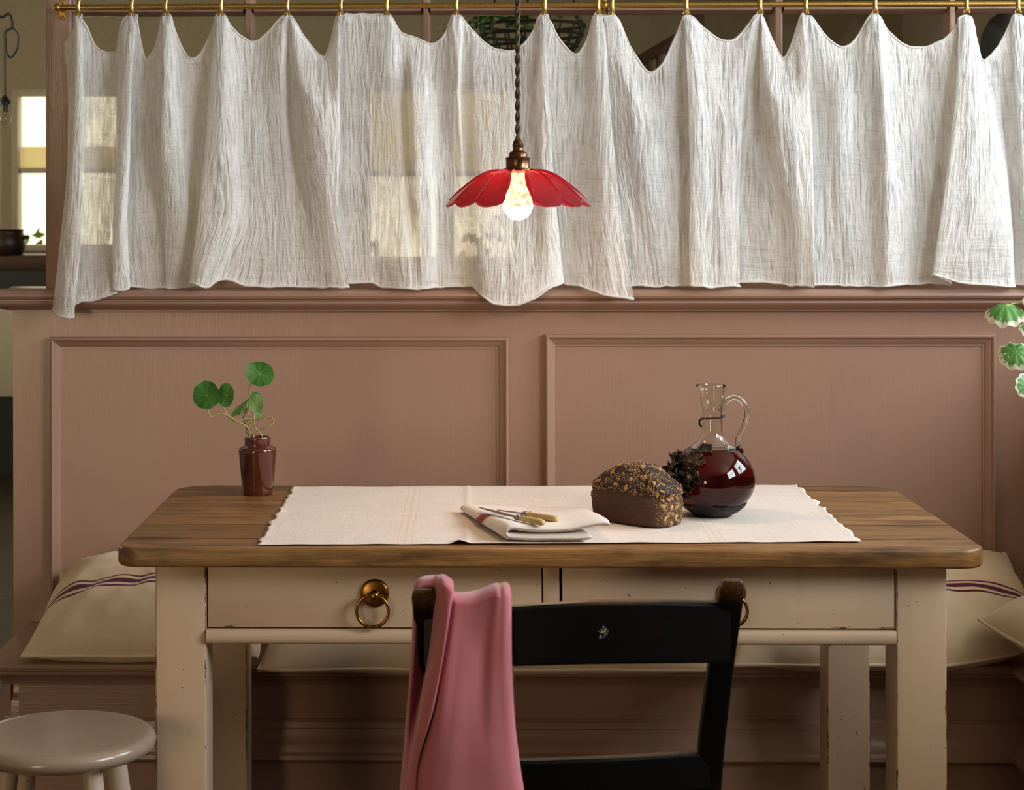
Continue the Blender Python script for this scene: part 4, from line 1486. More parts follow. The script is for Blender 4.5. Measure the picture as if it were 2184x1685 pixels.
C8 = lambda x, y: (940 + x / 5.747, 1020 + y / 5.747)
embroidery('stitched_flower', [[C8(610, 462), C8(560, 455), C8(500, 465), C8(460, 495)], [C8(600, 470), C8(550, 490), C8(500, 500), C8(450, 510)], [C8(450, 500), C8(430, 540), C8(440, 590), C8(460, 640), C8(510, 675)],
                               [C8(490, 490), C8(465, 540), C8(465, 600), C8(490, 655)], [C8(560, 480), C8(510, 540), C8(485, 600)], [C8(520, 470), C8(480, 500), C8(450, 560)], [C8(545, 465), C8(500, 520), C8(475, 560), C8(455, 610)],
                               [C8(470, 500), C8(445, 545), C8(448, 600)], [C8(580, 460), C8(530, 480), C8(490, 520)]])
embroidery('stitched_flower', [[C8(1010, 455), C8(1060, 435), C8(1110, 422)], [C8(1020, 465), C8(1080, 460), C8(1165, 450)], [C8(1050, 440), C8(1090, 450), C8(1130, 470)], [C8(1060, 470), C8(1110, 475), C8(1150, 465)], [C8(1040, 450), C8(1080, 440), C8(1120, 435)], [C8(1070, 455), C8(1110, 445), C8(1150, 455)]])
# stray stitched mark on the runner by the loaf
pth = [on_z(*C8(x, y), ZR + 0.0005) for x, y in ((1690, 430), (1720, 418), (1760, 412), (1795, 405))]
v, f = join(tube(pth, 0.0012, 5), tube([p + Vector((-0.006, -0.004, 0)) for p in pth[:3]], 0.001, 5))
o_mark = pyd('stitched_mark', v, f, M_THREAD, bpy.data.objects['table_runner'], 60)
tag(o_mark, 'small red stitched mark')


def knife(label, tip, bol, end, lift, hw):
    A, B, Cc = [nap_surface(*C8(*p)) for p in (tip, bol, end)]
    def pt(hh, p):
        return (hh[1] if hh else on_z(*C8(*p), ZR + 0.018))
    a, b, c = pt(A, tip), pt(B, bol), pt(Cc, end)
    z = max(a.z, b.z, c.z)
    k = thing('table_knife', (b.x, b.y, b.z), label, 'knife', 'bone-handled knives on the napkin')
    a, b, c = [Vector((q.x, q.y, max(q.z, z - 0.004) + lift)) for q in (a, b, c)]
    d = (c - a).normalized()
    side = d.cross(Vector((0, 0, 1))).normalized()
    up = side.cross(d)
    # blade: thin tapered plate
    L = (b - a).length
    sec = []
    for i in range(13):
        t = i / 12
        w = 0.0075 * min(1.0, 0.25 + 1.6 * t ** 0.7) * (1 - 0.15 * max(0, t - 0.85) / 0.15)
        p = a + (b - a) * t
        sec.append((p, w))
    vs, fs = [], []
    for p, w in sec:
        vs += [p + side * w, p + up * 0.0009, p - side * w, p - up * 0.0004]
    for i in range(len(sec) - 1):
        for q in range(4):
            fs.append((i * 4 + q, i * 4 + (q + 1) % 4, (i + 1) * 4 + (q + 1) % 4, (i + 1) * 4 + q))
    fs += [(3, 2, 1, 0), tuple(range(len(vs) - 4, len(vs)))]
    pyd('blade', vs, fs, M_STEEL, k, 30)

    def oval(path_t, sizes, nm, mat):
        vs, fs = [], []
        s = 14
        for t, (w, h) in zip(path_t, sizes):
            p = b + d * t
            for q in range(s):
                an = 2 * PI * q / s
                vs.append(p + side * (math.cos(an) * w) + up * (math.sin(an) * h))
        for i in range(len(path_t) - 1):
            for q in range(s):
                fs.append((i * s + q, i * s + (q + 1) % s, (i + 1) * s + (q + 1) % s, (i + 1) * s + q))
        fs += [tuple(reversed(range(s))), tuple(range(len(vs) - s, len(vs)))]
        pyd(nm, vs, fs, mat, k, 50)
    LH = (c - b).length
    oval([-0.004, 0.0, 0.003, 0.010, 0.0125, 0.0135], [(0.004, 0.002), (0.0075, 0.004), (0.0078, 0.0046), (0.0072, 0.0046), (0.0078, 0.005), (0.0070, 0.0045)], 'bolster', M_STEEL)
    oval([0.0135, 0.02, LH * .6, LH * .9, LH * .97, LH], [(hw * .86, .0046), (hw * .9, .005), (hw, .0056), (hw, .0058), (hw * .8, .0048), (hw * .3, .002)], 'handle', M_BONE)


knife('bone-handled table knife lying nearest the front of the napkin', (475, 420), (930, 522), (1362, 590), 0.0065, 0.0068)
knife('bone-handled table knife lying behind the other on the napkin', (690, 432), (1015, 478), (1362, 545), 0.0062, 0.0062)

# ================================================================== CARAFE
YC = 3.53
SC = YC / F_PX
cb = on_z(1518, 1098, ZR)
YC = cb.y
SC = YC / F_PX
cx, cy = at(1519, 1000, YC).x, YC
zof = lambda py: at(1519, py, YC).z
car = thing('wine_carafe', (cx, cy, ZR), 'round glass wine carafe with black metal vine mount behind the seeded loaf', 'carafe')
R = 91 * SC
zc = zof(1025)
outer = []
for a in np.linspace(-1.0, 1.02, 18):
    outer.append((R * math.cos(a), zc + R * (0.92 if a > 0 else 0.78) * math.sin(a)))
outer = [(0.0001, zof(1090)), (R * 0.45, zof(1089))] + outer
outer += [(38 * SC, zof(946)), (29 * SC, zof(938)), (24.5 * SC, zof(928)), (22.5 * SC, zof(915)), (22 * SC, zof(895)), (21.2 * SC, zof(880)), (21.8 * SC, zof(868)), (24 * SC, zof(859)), (25.5 * SC, zof(850)), (25.8 * SC, zof(837)), (27.8 * SC, zof(828)), (28.8 * SC, zof(823.5)), (27.6 * SC, zof(820))]
inner = [(27.6 * SC - 0.0020, zof(820)), (27.6 * SC - 0.0030, zof(826))]
th = 0.0026
inner += [(max(0.0005, r - th), z) for r, z in reversed(outer[2:-3])]
inner += [(R * 0.40, zof(1085)), (0.0001, zof(1086))]
seg = 72
zw = zof(957)
r_at = lambda z: seg_interp([q[1] for q in outer[2:]], [q[0] for q in outer[2:]], z)
# the glass shell above the wine; below it wine and glass read as one body
zg = zw + 0.0003
o_up = [(r_at(zg), zg)] + [(r, z) for r, z in outer if z > zg + 0.001]
i_dn = [(r, z) for r, z in inner if z > zg + 0.001] + [(r_at(zg) - th, zg)]
ring_ = o_up + i_dn + [o_up[0]]
v, f = lathe(ring_, seg, (cx, cy, 0), caps=False)
# pull a pouring lip to the left
vv = []
for p in v:
    p = Vector(p)
    k = max(0.0, (p.z - zof(862)) / (zof(820) - zof(862)))
    dx = p.x - cx
    if dx < 0 and k > 0:
        w = (-dx / (29 * SC)) ** 3
        p.x -= 0.006 * w * k * k
        p.z += 0.0 * w
    vv.append(p)
tag(pyd('glass_body', vv, f, M_GLASS, car, 60), 'clear blown glass body and neck')
# wine
wine = [(0.0001, zof(1089)), (R * 0.45, zof(1088.5))] + [(r, z) for r, z in outer[2:] if z < zw - 0.001] + [(r_at(zw), zw), (r_at(zw) - 0.004, zw), (0.0001, zw)]
v, f = lathe(wine, 72, (cx, cy, 0))
tag(pyd('wine', v, f, M_WINE, car, 50), 'dark red wine')
# handle
hpath = [at(x, y, YC) for x, y in ((1540, 877), (1543, 866), (1551, 854), (1565, 848), (1580, 853), (1590, 867), (1593, 884), (1588, 904), (1579, 922), (1573, 938), (1574, 952), (1580, 960))]
hp = smooth_prof([tuple(p) for p in hpath], 6)
n = len(hp)
rad = [0.0052 + 0.0016 * (math.exp(-(i / 6.0) ** 2)) - 0.0008 * i / n for i in range(n)]
v, f = tube(hp, rad, 12)
e1 = ellipsoid(tuple(at(1580, 960, YC)), (0.006, 0.005, 0.005), 10, 8)
pyd('handle', v, f, M_GLASS, car, 60)
v, f = join(ellipsoid(tuple(at(1576, 956, YC - 0.004)), (0.0055, 0.004, 0.0045), 10, 8), ellipsoid(tuple(at(1583, 962, YC - 0.004)), (0.004, 0.004, 0.004), 10, 8))
pyd('handle_mount', v, f, M_PEWTER, car, 60)
# black cast foot
foot = [(36 * SC, ZR + 0.0004), (40 * SC, ZR + 0.0012), (41 * SC, zof(1098)), (44 * SC, zof(1094)), (56 * SC, zof(1087)), (68 * SC, zof(1076)), (72.5 * SC, zof(1069)), (71 * SC, zof(1068)), (64 * SC, zof(1077)), (50 * SC, zof(1087)), (36 * SC, zof(1091)), (0.0002, zof(1092))]
v, f = lathe(foot, 72, (cx, cy, 0))
vv = []
for p in v:
    p = Vector(p)
    a = math.atan2(p.y - cy, p.x - cx)
    k = max(0.0, min(1.0, (p.z - zof(1096)) / 0.012))
    q = 1 + 0.016 * k * math.sin(a * 18 + 1.5 * math.sin(a * 9))
    # scalloped rim
    p.x = cx + (p.x - cx) * q; p.y = cy + (p.y - cy) * q
    p.z += 0.0024 * k * math.sin(a * 6 + 0.8)
    vv.append(p)
tag(pyd('cast_foot', vv, f, M_PEWTER, car, 40), 'black cast metal foot')


def sph(th_, ph, off=0.0):
    """point on the carafe bowl: th azimuth (0 = towards viewer, + right), ph elevation"""
    r = R + off
    return Vector((cx + r * math.cos(ph) * math.sin(th_), cy - r * math.cos(ph) * math.cos(th_), zc + (0.92 if ph > 0 else 0.78) * r * math.sin(ph)))


def vine_leaf(th0, ph0, size, rot, bend, seed):
    """lobed, ruffled metal leaf wrapped on the bowl"""
    rnd = random.Random(seed)
    nr, na = 6, 40
    vs = []
    for i in range(nr + 1):
        for k in range(na):
            a = 2 * PI * k / na
            lobes = 0.62 + 0.30 * abs(math.cos(a * 2.5)) ** 0.6 + 0.08 * math.cos(a * 15)
            rr = size * (i / nr) * lobes
            x, y = rr * math.cos(a + rot), rr * math.sin(a + rot)
            off = 0.0022 + bend * (i / nr) ** 2 * (0.5 + 0.5 * math.sin(a * 5 + seed)) + 0.0016 * noise.noise((x * 200, y * 200, seed))
            vs.append(sph(th0 + x / math.cos(ph0), ph0 + y, off))
    fs = [(i * na + k, i * na + (k + 1) % na, (i + 1) * na + (k + 1) % na, (i + 1) * na + k) for i in range(nr) for k in range(na)]
    return vs, fs


leaves = [(-0.92, 0.34, 0.42, 0.4, 0.010, 1), (-1.25, 0.08, 0.42, 2.0, 0.014, 2), (-0.66, 0.62, 0.30, 1.1, 0.006, 3), (-1.35, 0.42, 0.40, 3.0, 0.016, 4), (-0.88, -0.14, 0.32, 0.2, 0.008, 5), (-0.60, 0.18, 0.22, 0.9, 0.005, 6)]
for th0, ph0, sz, rt, bd, sd_ in leaves:
    v, f = vine_leaf(th0, ph0, sz, rt, bd, sd_)
    o = pyd('vine_leaf', v, f, M_PEWTER, car, 60)
    m = o.modifiers.new('thickness', 'SOLIDIFY'); m.thickness = 0.0016; m.offset = 1
gr = []
rr_ = random.Random(4)
for k in range(16):
    th0 = -1.05 + rr_.uniform(-0.28, 0.25); ph0 = 0.12 + rr_.uniform(-0.35, 0.25)
    gr.append(ellipsoid(sph(th0, ph0, 0.005), (0.0052, 0.0052, 0.0052), 10, 7))
for g_ in gr:
    pyd('grape', g_[0], g_[1], M_PEWTER, car, 60)
# plate of bark-like metal at the shoulder
vs = []
for i in range(8):
    for j in range(7):
        a = -0.75 + 0.62 * i / 7; e = 0.86 + 0.34 * j / 6
        vs.append(sph(a, e, 0.0026 + 0.001 * math.sin(i * 2.1) * (1 + 0.5 * math.sin(j))))
o = pyd('mount_plate', vs, grid_faces(8, 7), M_PEWTER, car, 30)
m = o.modifiers.new('thickness', 'SOLIDIFY'); m.thickness = 0.0016; m.offset = 1
# tendril round the neck
tp = []
rn = 22.5 * SC + 0.0022
for k in range(40):
    t = k / 39
    a = -2.4 + t * 4.6
    tp.append((cx + rn * math.sin(a), cy - rn * math.cos(a), zof(892) + (zof(884) - zof(893)) * max(0, t - 0.2)))
tp = [tuple(at(1497, 910, YC - 0.004)), tuple(at(1492, 905, YC - 0.006)), tuple(at(1492, 898, YC - 0.012)), tuple(at(1496, 893, YC - 0.018))] + [p for p in tp if p[1] < cy and p[0] > cx - 0.014]
tpp = smooth_prof(tp, 4)
v, f = tube(tpp, [0.0019 + 0.0004 * math.sin(i * 1.6) for i in range(len(tpp))], 8)
pyd('tendril', v, f, M_PEWTER, car, 60)

# ================================================================== LOAF
LB = [on_z(1250, 1106, ZR), on_z(1404, 1129, ZR), on_z(1461, 1118, ZR)]
ldir = (LB[1] - LB[0]); LL = ldir.length + 0.004
lx = ldir.normalized(); lx.z = 0
ly = Vector((-lx.y, lx.x, 0))
LWd = 0.083
lc = LB[0] + lx * (LL / 2) + ly * (LWd / 2)
loaf = thing('bread_loaf', (lc.x, lc.y, ZR), 'dark rye loaf crusted with sesame and pumpkin seeds', 'bread')
loaf.rotation_euler = (0, 0, math.atan2(lx.y, lx.x))
rings = [(0.0002, 0.02, 2.5), (0.0, 0.80, 4.0), (0.0015, 0.93, 5.0), (0.006, 0.975, 5.0), (0.020, 0.985, 5.0), (0.038, 0.995, 5.0), (0.050, 1.0, 5.0), (0.0545, 0.975, 4.6), (0.059, 0.985, 4.4), (0.067, 1.035, 4.0), (0.077, 1.01, 3.6), (0.088, 0.91, 3.2), (0.099, 0.78, 2.9),
         (0.107, 0.60, 2.6), (0.112, 0.38, 2.4), (0.1145, 0.17, 2.2), (0.115, 0.004, 2.0)]
rings = smooth_prof(rings, 3)
ns = 96
vs = []
for (z, sc_, ex) in rings:
    z = z if z < 0.056 else 0.056 + (z - 0.056) * 0.88
    sc_ = max(0.003, sc_)
    for k in range(ns):
        a = 2 * PI * k / ns
        ca, sa = math.cos(a), math.sin(a)
        x = LL / 2 * math.copysign(abs(ca) ** (2 / ex), ca) * sc_
        y = LWd / 2 * math.copysign(abs(sa) ** (2 / ex), sa) * sc_
        hz = z
        if z > 0.05:
            hz = z - (z - 0.05) * 0.34 * (abs(x) / (LL / 2)) ** 2.2
        p = Vector((x, y, hz))
        am = 0.0032 if z > 0.055 else 0.0014
        if z > 0.003:
            d = noise.noise(p * 38) * am * 1.5 + noise.noise(p * 110 + Vector((3, 1, 2))) * am * 0.7
            p += Vector((x / (LL / 2), y / (LWd / 2), 0.6 if z > 0.06 else 0)).normalized() * d
        vs.append((p.x, p.y, max(0.0, p.z)))
nr = len(rings)
fs = [(i * ns + k, i * ns + (k + 1) % ns, (i + 1) * ns + (k + 1) % ns, (i + 1) * ns + k) for i in range(nr - 1) for k in range(ns)]
fs += [tuple(reversed(range(ns))), tuple(range((nr - 1) * ns, nr * ns))]
crust = pyd('crust', vs, fs, M_BREAD, loaf, 60, org=Vector((0, 0, 0)))
# seeds
crust.data.update()
polys = [p for p in crust.data.polygons if len(p.vertices) == 4]
rnd = random.Random(11)
top = [p for p in polys if p.center.z > 0.058]
endf = [p for p in polys if p.center.z > 0.004 and p.center.z < 0.06 and p.center.x > LL / 2 * 0.86]
sidef = [p for p in polys if 0.04 < p.center.z < 0.06]
wt = np.array([p.area for p in top]); wt /= wt.sum()
we = np.array([p.area for p in endf]); we /= we.sum()
rg = np.random.RandomState(5)


def seed_mat(p, tilt=0.25):
    nrm = p.normal.copy()
    if nrm.length < 0.5: nrm = Vector((0, 0, 1))
    nrm = (nrm + Vector((rnd.uniform(-tilt, tilt), rnd.uniform(-tilt, tilt), rnd.uniform(-tilt, tilt)))).normalized()
    q = nrm.to_track_quat('Z', 'Y').to_matrix()
    return q @ Matrix.Rotation(rnd.uniform(0, 2 * PI), 3, 'Z')


pump_me = None
for k in range(84):
    pool, w_ = (top, wt) if k < 56 else (endf, we)
    p = pool[rg.choice(len(pool), p=w_)]
    Mx = seed_mat(p)
    sc_ = rnd.uniform(0.85, 1.25)
    if pump_me is None:
        v, f = ellipsoid((0, 0, 0), (0.0060, 0.0034, 0.0015), 10, 4)
        v = [Vector((q.x, q.y * (1 - 0.35 * max(0, q.x / 0.0064)), q.z)) for q in v]
        o = pyd('pumpkin_seed', v, f, M_SEED_P, loaf, 60, org=Vector((0, 0, 0)))
        pump_me = o.data
    else:
        o = bpy.data.objects.new('pumpkin_seed', pump_me); COL.objects.link(o); o.parent = loaf
    o.matrix_local = Matrix.Translation(p.center + p.normal * 0.0006) @ (Mx * sc_).to_4x4()
sv, sf = [], []
for k in range(2600):
    pool, w_ = (top, wt) if k < 2250 else ((endf, we) if k < 2540 else (sidef, None))
    p = pool[rg.choice(len(pool), p=w_)]
    if noise.noise(p.center * 48) < -0.30 and k < 2540:
        continue
    Mx = seed_mat(p, 0.4)
    vsq = [Vector(crust.data.vertices[i].co) for i in p.vertices]
    a, b = rnd.random(), rnd.random()
    c0 = (vsq[0] * (1 - a) + vsq[1] * a) * (1 - b) + (vsq[3] * (1 - a) + vsq[2] * a) * b + p.normal * 0.0005
    o_ = len(sv)
    for q in ((-0.0014, 0, 0), (0.0014, 0, 0), (0.0002, 0.0008, 0), (0.0002, -0.0008, 0), (0.0001, 0, 0.0006), (0.0001, 0, -0.0006)):
        sv.append(c0 + Mx @ Vector(q))
    sf += [tuple(o_ + i for i in t) for t in ((0, 3, 4), (3, 1, 4), (1, 2, 4), (2, 0, 4), (3, 0, 5), (1, 3, 5), (2, 1, 5), (0, 2, 5))]
o = pyd('sesame_seeds', sv, sf, M_SEED_S, loaf, 180, org=Vector((0, 0, 0)))
tag(o, kind='stuff')

# ================================================================== JAR AND NASTURTIUM
jb = on_z(549, 1054, T)
YJ = jb.y
SJ = YJ / F_PX
C6 = lambda x, y: (380 + x / 4.958, 740 + y / 4.958)
zj = lambda y: at(*C6(840, y), YJ).z
jx = at(*C6(840, 1200), YJ).x
K = SJ / 4.958
H0 = zj(935) - T + 0.004
zz6 = lambda y: max(T, zj(y))
jprof = [(0.001, T + 0.0005), (150 * K, T + 0.0005), (160 * K, T + 0.003), (164 * K, zj(1500)), (180 * K, zj(1350)), (193 * K, zj(1200)), (201 * K, zj(1110)), (203 * K, zj(1085)), (199 * K, zj(1070)), (180 * K, zj(1056)), (150 * K, zj(1046)), (137 * K, zj(1036)), (136 * K, zj(1010)), (138 * K, zj(975)), (140 * K, zj(958)), (137 * K, zj(951)), (122 * K, zj(950)), (118 * K, zj(960)), (118 * K, zj(1040)), (118 * K, zj(1100)), (0.001, zj(1100))]
v, f = lathe(jprof, 56, (jx, YJ, 0))
o = pyd('stoneware_jar', v, f, M_JAR, None, 50)
for vv_ in o.data.vertices:
    vv_.co -= Vector((jx, YJ, T))
o.location = (jx, YJ, T)
tag(o, 'brown glazed stoneware jar at the back left of the table', 'jar')

plant = thing('nasturtium_cutting', (jx, YJ, zj(1090)), 'nasturtium cutting with round green leaves standing in the brown jar', 'plant')


def leaf_mesh(name, c, rx, ry, nrm, roll, mat, parent, wav=0.12, cup=0.15, lobes=8, seed=0, fold=0.0, ruff=0.0, xaxis=None, droop=0.0):
    nrm = Vector(nrm).normalized()
    q = nrm.to_track_quat('Z', 'Y').to_matrix() @ Matrix.Rotation(roll, 3, 'Z')
    if xaxis is not None:
        xa = Vector(xaxis).normalized()
        ya = nrm.cross(xa).normalized()
        na_ = xa.cross(ya)
        q = Matrix((xa, ya, na_)).transposed()
    nrn, na = 7, 48
    vs, uvs = [Vector(c)], [(0.0, 0.0)]
    for i in range(1, nrn + 1):
        t = i / nrn
        for k in range(na):
            a = 2 * PI * k / na
            w = 1 + wav * t * (0.22 * math.cos(a * lobes + seed) + 0.9 * noise.noise((math.cos(a) * 1.6 + seed, math.sin(a) * 1.6, seed)))
            x, y = rx * t * w * math.cos(a), ry * t * w * math.sin(a)
            z = cup * (rx + ry) / 2 * (t * t) * (0.5 + 0.6 * math.sin(a * 3 + seed)) + fold * abs(y)
            z += droop * rx * t ** 2.2
            z += ruff * rx * t * t * math.sin(a * lobes * 1.0 + seed)
            z += 0.02 * rx * math.cos(a * 9) * t
            vs.append(Vector(c) + q @ Vector((x, y, z)))
            uvs.append((t * math.cos(a), t * math.sin(a)))
    fs = [(0, 1 + k, 1 + (k + 1) % na) for k in range(na)]
    for i in range(nrn - 1):
        for k in range(na):
            a, b = 1 + i * na + k, 1 + i * na + (k + 1) % na
            fs.append((a, a + na, b + na, b))
    return pyd(name, vs, fs, mat, parent, 180, uv=uvs)


def stem(pts, dep, rad, mat=None, parent=None):
    P = [at(*C6(x, y), YJ + d) for (x, y), d in zip(pts, dep)]
    sp = smooth_prof([tuple(p) for p in P], 5)
    v, f = tube(sp, [rad * (1 - 0.3 * i / len(sp)) for i in range(len(sp))], 7)
    return pyd('stem', v, f, mat or M_STEM, parent or plant, 60)


q6 = 1 / 4.958 * SJ
s1 = stem([(775, 1090), (770, 960), (745, 880), (715, 835), (620, 785), (520, 720), (455, 703), (400, 715), (350, 738), (325, 700), (305, 640), (302, 515)], [0, 0, -.005, -.01, -.012, -.015, -.016, -.018, -.02, -.022, -.022, -.016], 0.0017)
leaf_mesh('leaf', at(*C6(302, 512), YJ - 0.018), 148 * q6, 148 * q6, (-0.12, -1, 0.22), 0.3, M_LEAF_D, s1, seed=1)
s2 = stem([(770, 1090), (750, 950), (725, 900), (735, 850), (770, 800), (755, 757), (680, 765), (590, 783), (540, 745), (505, 690), (470, 620), (490, 560), (508, 508)], [0, 0, .004, .006, .005, 0, -.005, -.008, -.01, -.01, -.01, -.006, -.012], 0.0016)
leaf_mesh('leaf', at(*C6(508, 508), YJ - 0.012), 96 * q6, 128 * q6, (-0.38, -1, 0.1), 0.0, M_LEAF_M, s2, seed=2, wav=0.13)
s3 = stem([(785, 1090), (785, 960), (770, 905), (730, 860), (712, 800), (690, 750), (720, 680), (755, 640)], [0, 0, 0, 0, 0, 0, 0.006, .012], 0.0026, M_STEM_B)
s3b = stem([(712, 800), (745, 765), (800, 722), (850, 715)], [0, 0, .005, .008], 0.0012, M_STEM_B)
leaf_mesh('leaf', at(*C6(850, 715), YJ + 0.008), 45 * q6, 40 * q6, (0.2, -0.9, 0.3), 0.5, M_LEAF_L, s3b, seed=7, wav=0.25)
s4 = stem([(860, 1090), (890, 955), (850, 890), (810, 850), (805, 760), (800, 690), (823, 600)], [0, -.004, -.006, -.008, -.008, -.008, -.004], 0.0016)
leaf_mesh('leaf', at(*C6(823, 597), YJ - 0.010), 78 * q6, 100 * q6, (0.05, -1, 0.08), 0.15, M_LEAF_L, s4, seed=3, wav=0.14)
s5 = stem([(800, 1090), (810, 930), (860, 880), (950, 845), (1010, 800), (985, 748), (915, 735), (860, 770), (800, 780), (760, 755), (735, 690), (725, 612), (745, 520), (748, 440), (790, 365), (863, 290)], [0, -.004, -.006, -.010, -.008, -.003, .002, .006, .010, .014, .014, .014, .014, .012, .008, .004], 0.0015)
leaf_mesh('leaf', at(*C6(863, 287), YJ + 0.000), 160 * q6, 132 * q6, (0.20, -1, 0.45), -0.5, M_LEAF_D, s5, seed=4, wav=0.10)
leaf_mesh('leaf', at(*C6(668, 628), YJ + 0.016), 150 * q6, 95 * q6, (0.42, -0.46, -0.78), 0, M_LEAF_L, s5, seed=5, wav=0.10, cup=0.05, fold=0.25, xaxis=(0.76, 0.0, 0.65))
leaf_mesh('leaf', at(*C6(815, 520), YJ + 0.022), 60 * q6, 45 * q6, (0.3, -0.8, 0.5), 0.4, M_LEAF_D, s3, seed=6)

# ================================================================== CUSHIONS
def cushion(name, x0, x1, yf, yb, zf, zb, h, label, group, stripes=True, seed=0, lift_right=0.0, pinch=0.05, rotz=0.0, frontdrop=0.0, flip=1):
    nu, nv = 90, 60
    root = thing(name, ((x0 + x1) / 2, (yf + yb) / 2, ZS), label, 'cushion', group)
    hx, hy = (x1 - x0) / 2, (yb - yf) / 2
    def top(u, v, s):
        ex = (max(0.0, 1 - abs(u) ** 2.6)) ** 0.55
        ey = (max(0.0, 1 - abs(v) ** 2.6)) ** 0.55
        t = ex * ey
        x = hx * u * (1 - pinch * 0.6 * (1 - v * v) * abs(u) ** 3)
        y = hy * v * (1 - pinch * (1 - u * u) * abs(v) ** 3 * (0.3))
        base = zf + (zb - zf) * ((v + 1) / 2) ** 1.2
        base += lift_right * max(0, u - 0.3) ** 1.5
        w = 0.020 * noise.noise((u * 2.0 + seed, v * 2.0, seed)) + 0.010 * noise.noise((u * 5 + seed, v * 4, seed + 3))
        z = base + s * (h * (0.72 if s > 0 else 0.28) * t) + w * t * (1 if s > 0 else 0.3)
        x += 0.01 * noise.noise((v * 2, u, seed + 8)) * abs(u)
        y += 0.012 * noise.noise((u * 3, v, seed + 4))
        if s < 0:
            z = max(z, ZS + 0.0008) if (yf + yb) / 2 + y > YN else max(z, ZS - 0.03)
        c, sn = math.cos(rotz), math.sin(rotz)
        return Vector(((x0 + x1) / 2 + x * c - y * sn, (yf + yb) / 2 + x * sn + y * c, z))
    f_ = lambda k, n: math.copysign(1 - (1 - abs(-1 + 2 * k / (n - 1))) ** 1.5, -1 + 2 * k / (n - 1))
    vs, uvs = [], []
    for s in (1, -1):
        for i in range(nu):
            for j in range(nv):
                vs.append(top(f_(i, nu), f_(j, nv), s))
                vv = (f_(j, nv) + 1) / 2
                uvs.append(((f_(i, nu) + 1) / 2 * (x1 - x0) / 0.5, vv if (stripes and s > 0) else 0.2))
    f1 = grid_faces(nu, nv)
    f2 = [tuple(reversed(q)) for q in grid_faces(nu, nv, nu * nv)]
    pyd('cover', vs, f1 + f2, M_CANVAS, root, 180, uv=uvs)
    # piped seam
    path = [top(f_(i, nu), -1, 1) for i in range(nu)] + [top(1, f_(j, nv), 1) for j in range(1, nv)] + [top(f_(i, nu), 1, 1) for i in range(nu - 2, -1, -1)] + [top(-1, f_(j, nv), 1) for j in range(nv - 2, 0, -1)]
    pp = [p for k, p in enumerate(path) if k % 2 == 0]
    v, f = tube(pp, 0.0042, 6, closed=True)
    pyd('piping', v, f, M_CANVAS, root, 180, uv=[(0.1, 0.2)] * len(v))
    return root


xl = at(48, 1408, 3.99).x
GRP = 'striped canvas cushions on the bench'
cushion('bench_cushion', xl, -0.44, 3.985, 4.385, ZS + 0.016, ZS + 0.115, 0.165, 'cream canvas cushion with plum stripes at the left end of the bench', GRP, seed=1)
cushion('bench_cushion', -0.435, 0.545, 3.965, 4.385, ZS - 0.006, ZS + 0.09, 0.135, 'long cream canvas cushion on the bench directly behind the table drawers', GRP, seed=3)
cushion('bench_cushion', 0.575, 1.265, 3.975, 4.385, ZS + 0.004, ZS + 0.115, 0.165, 'cream canvas cushion with plum stripes at the right end of the bench', GRP, seed=5, lift_right=0.09)
cushion('bench_cushion', 1.13, 1.60, 3.42, 4.02, ZS + 0.075, ZS + 0.10, 0.175, 'plain cream cushion on the bench return, cut by the right frame edge', GRP, stripes=False, seed=8, rotz=0.12)

# ================================================================== CHAIR
YCH = 2.50
chair = thing('dining_chair', (at(1240, 1400, YCH).x, YCH + 0.2, 0), 'black painted ladder-back wooden chair with rubbed brown edges in the foreground', 'chair')


def post(path, wx, wy, mat, parent, name='back_post', cap=True):
    """rectangular post lofted along points with rounded corners; path: (x,y,z)"""
    ro = []
    nseg = 3
    vs, fs = [], []
    P = [Vector(p) for p in path]
    sec_n = None
    for i, p in enumerate(P):
        sx = wx[i] if isinstance(wx, (list, tuple)) else wx
        sy = wy[i] if isinstance(wy, (list, tuple)) else wy
        r = 0.005 if min(sx, sy) > 0.012 else min(sx, sy) * 0.4
        sec = []
        for cxs, cys, a0 in ((1, -1, -90), (1, 1, 0), (-1, 1, 90), (-1, -1, 180)):
            for k in range(nseg + 1):
                a = math.radians(a0 + 90 * k / nseg)
                sec.append((cxs * (sx / 2 - r) + r * math.cos(a), cys * (sy / 2 - r) + r * math.sin(a)))
        sec_n = len(sec)
        vs += [p + Vector((x, y, 0)) for x, y in sec]
    for i in range(len(P) - 1):
        for k in range(sec_n):
            fs.append((i * sec_n + k, i * sec_n + (k + 1) % sec_n, (i + 1) * sec_n + (k + 1) % sec_n, (i + 1) * sec_n + k))
    fs += [tuple(reversed(range(sec_n))), tuple(range(len(vs) - sec_n, len(vs)))]
    bm = bmesh.new()
    me = bpy.data.meshes.new('tmp')
    me.from_pydata([tuple(v) for v in vs], [], fs)
    bm.from_mesh(me)
    bpy.data.meshes.remove(me)
    return bm_obj(name, bm, mat, parent, 45)


ZSEAT = 0.455


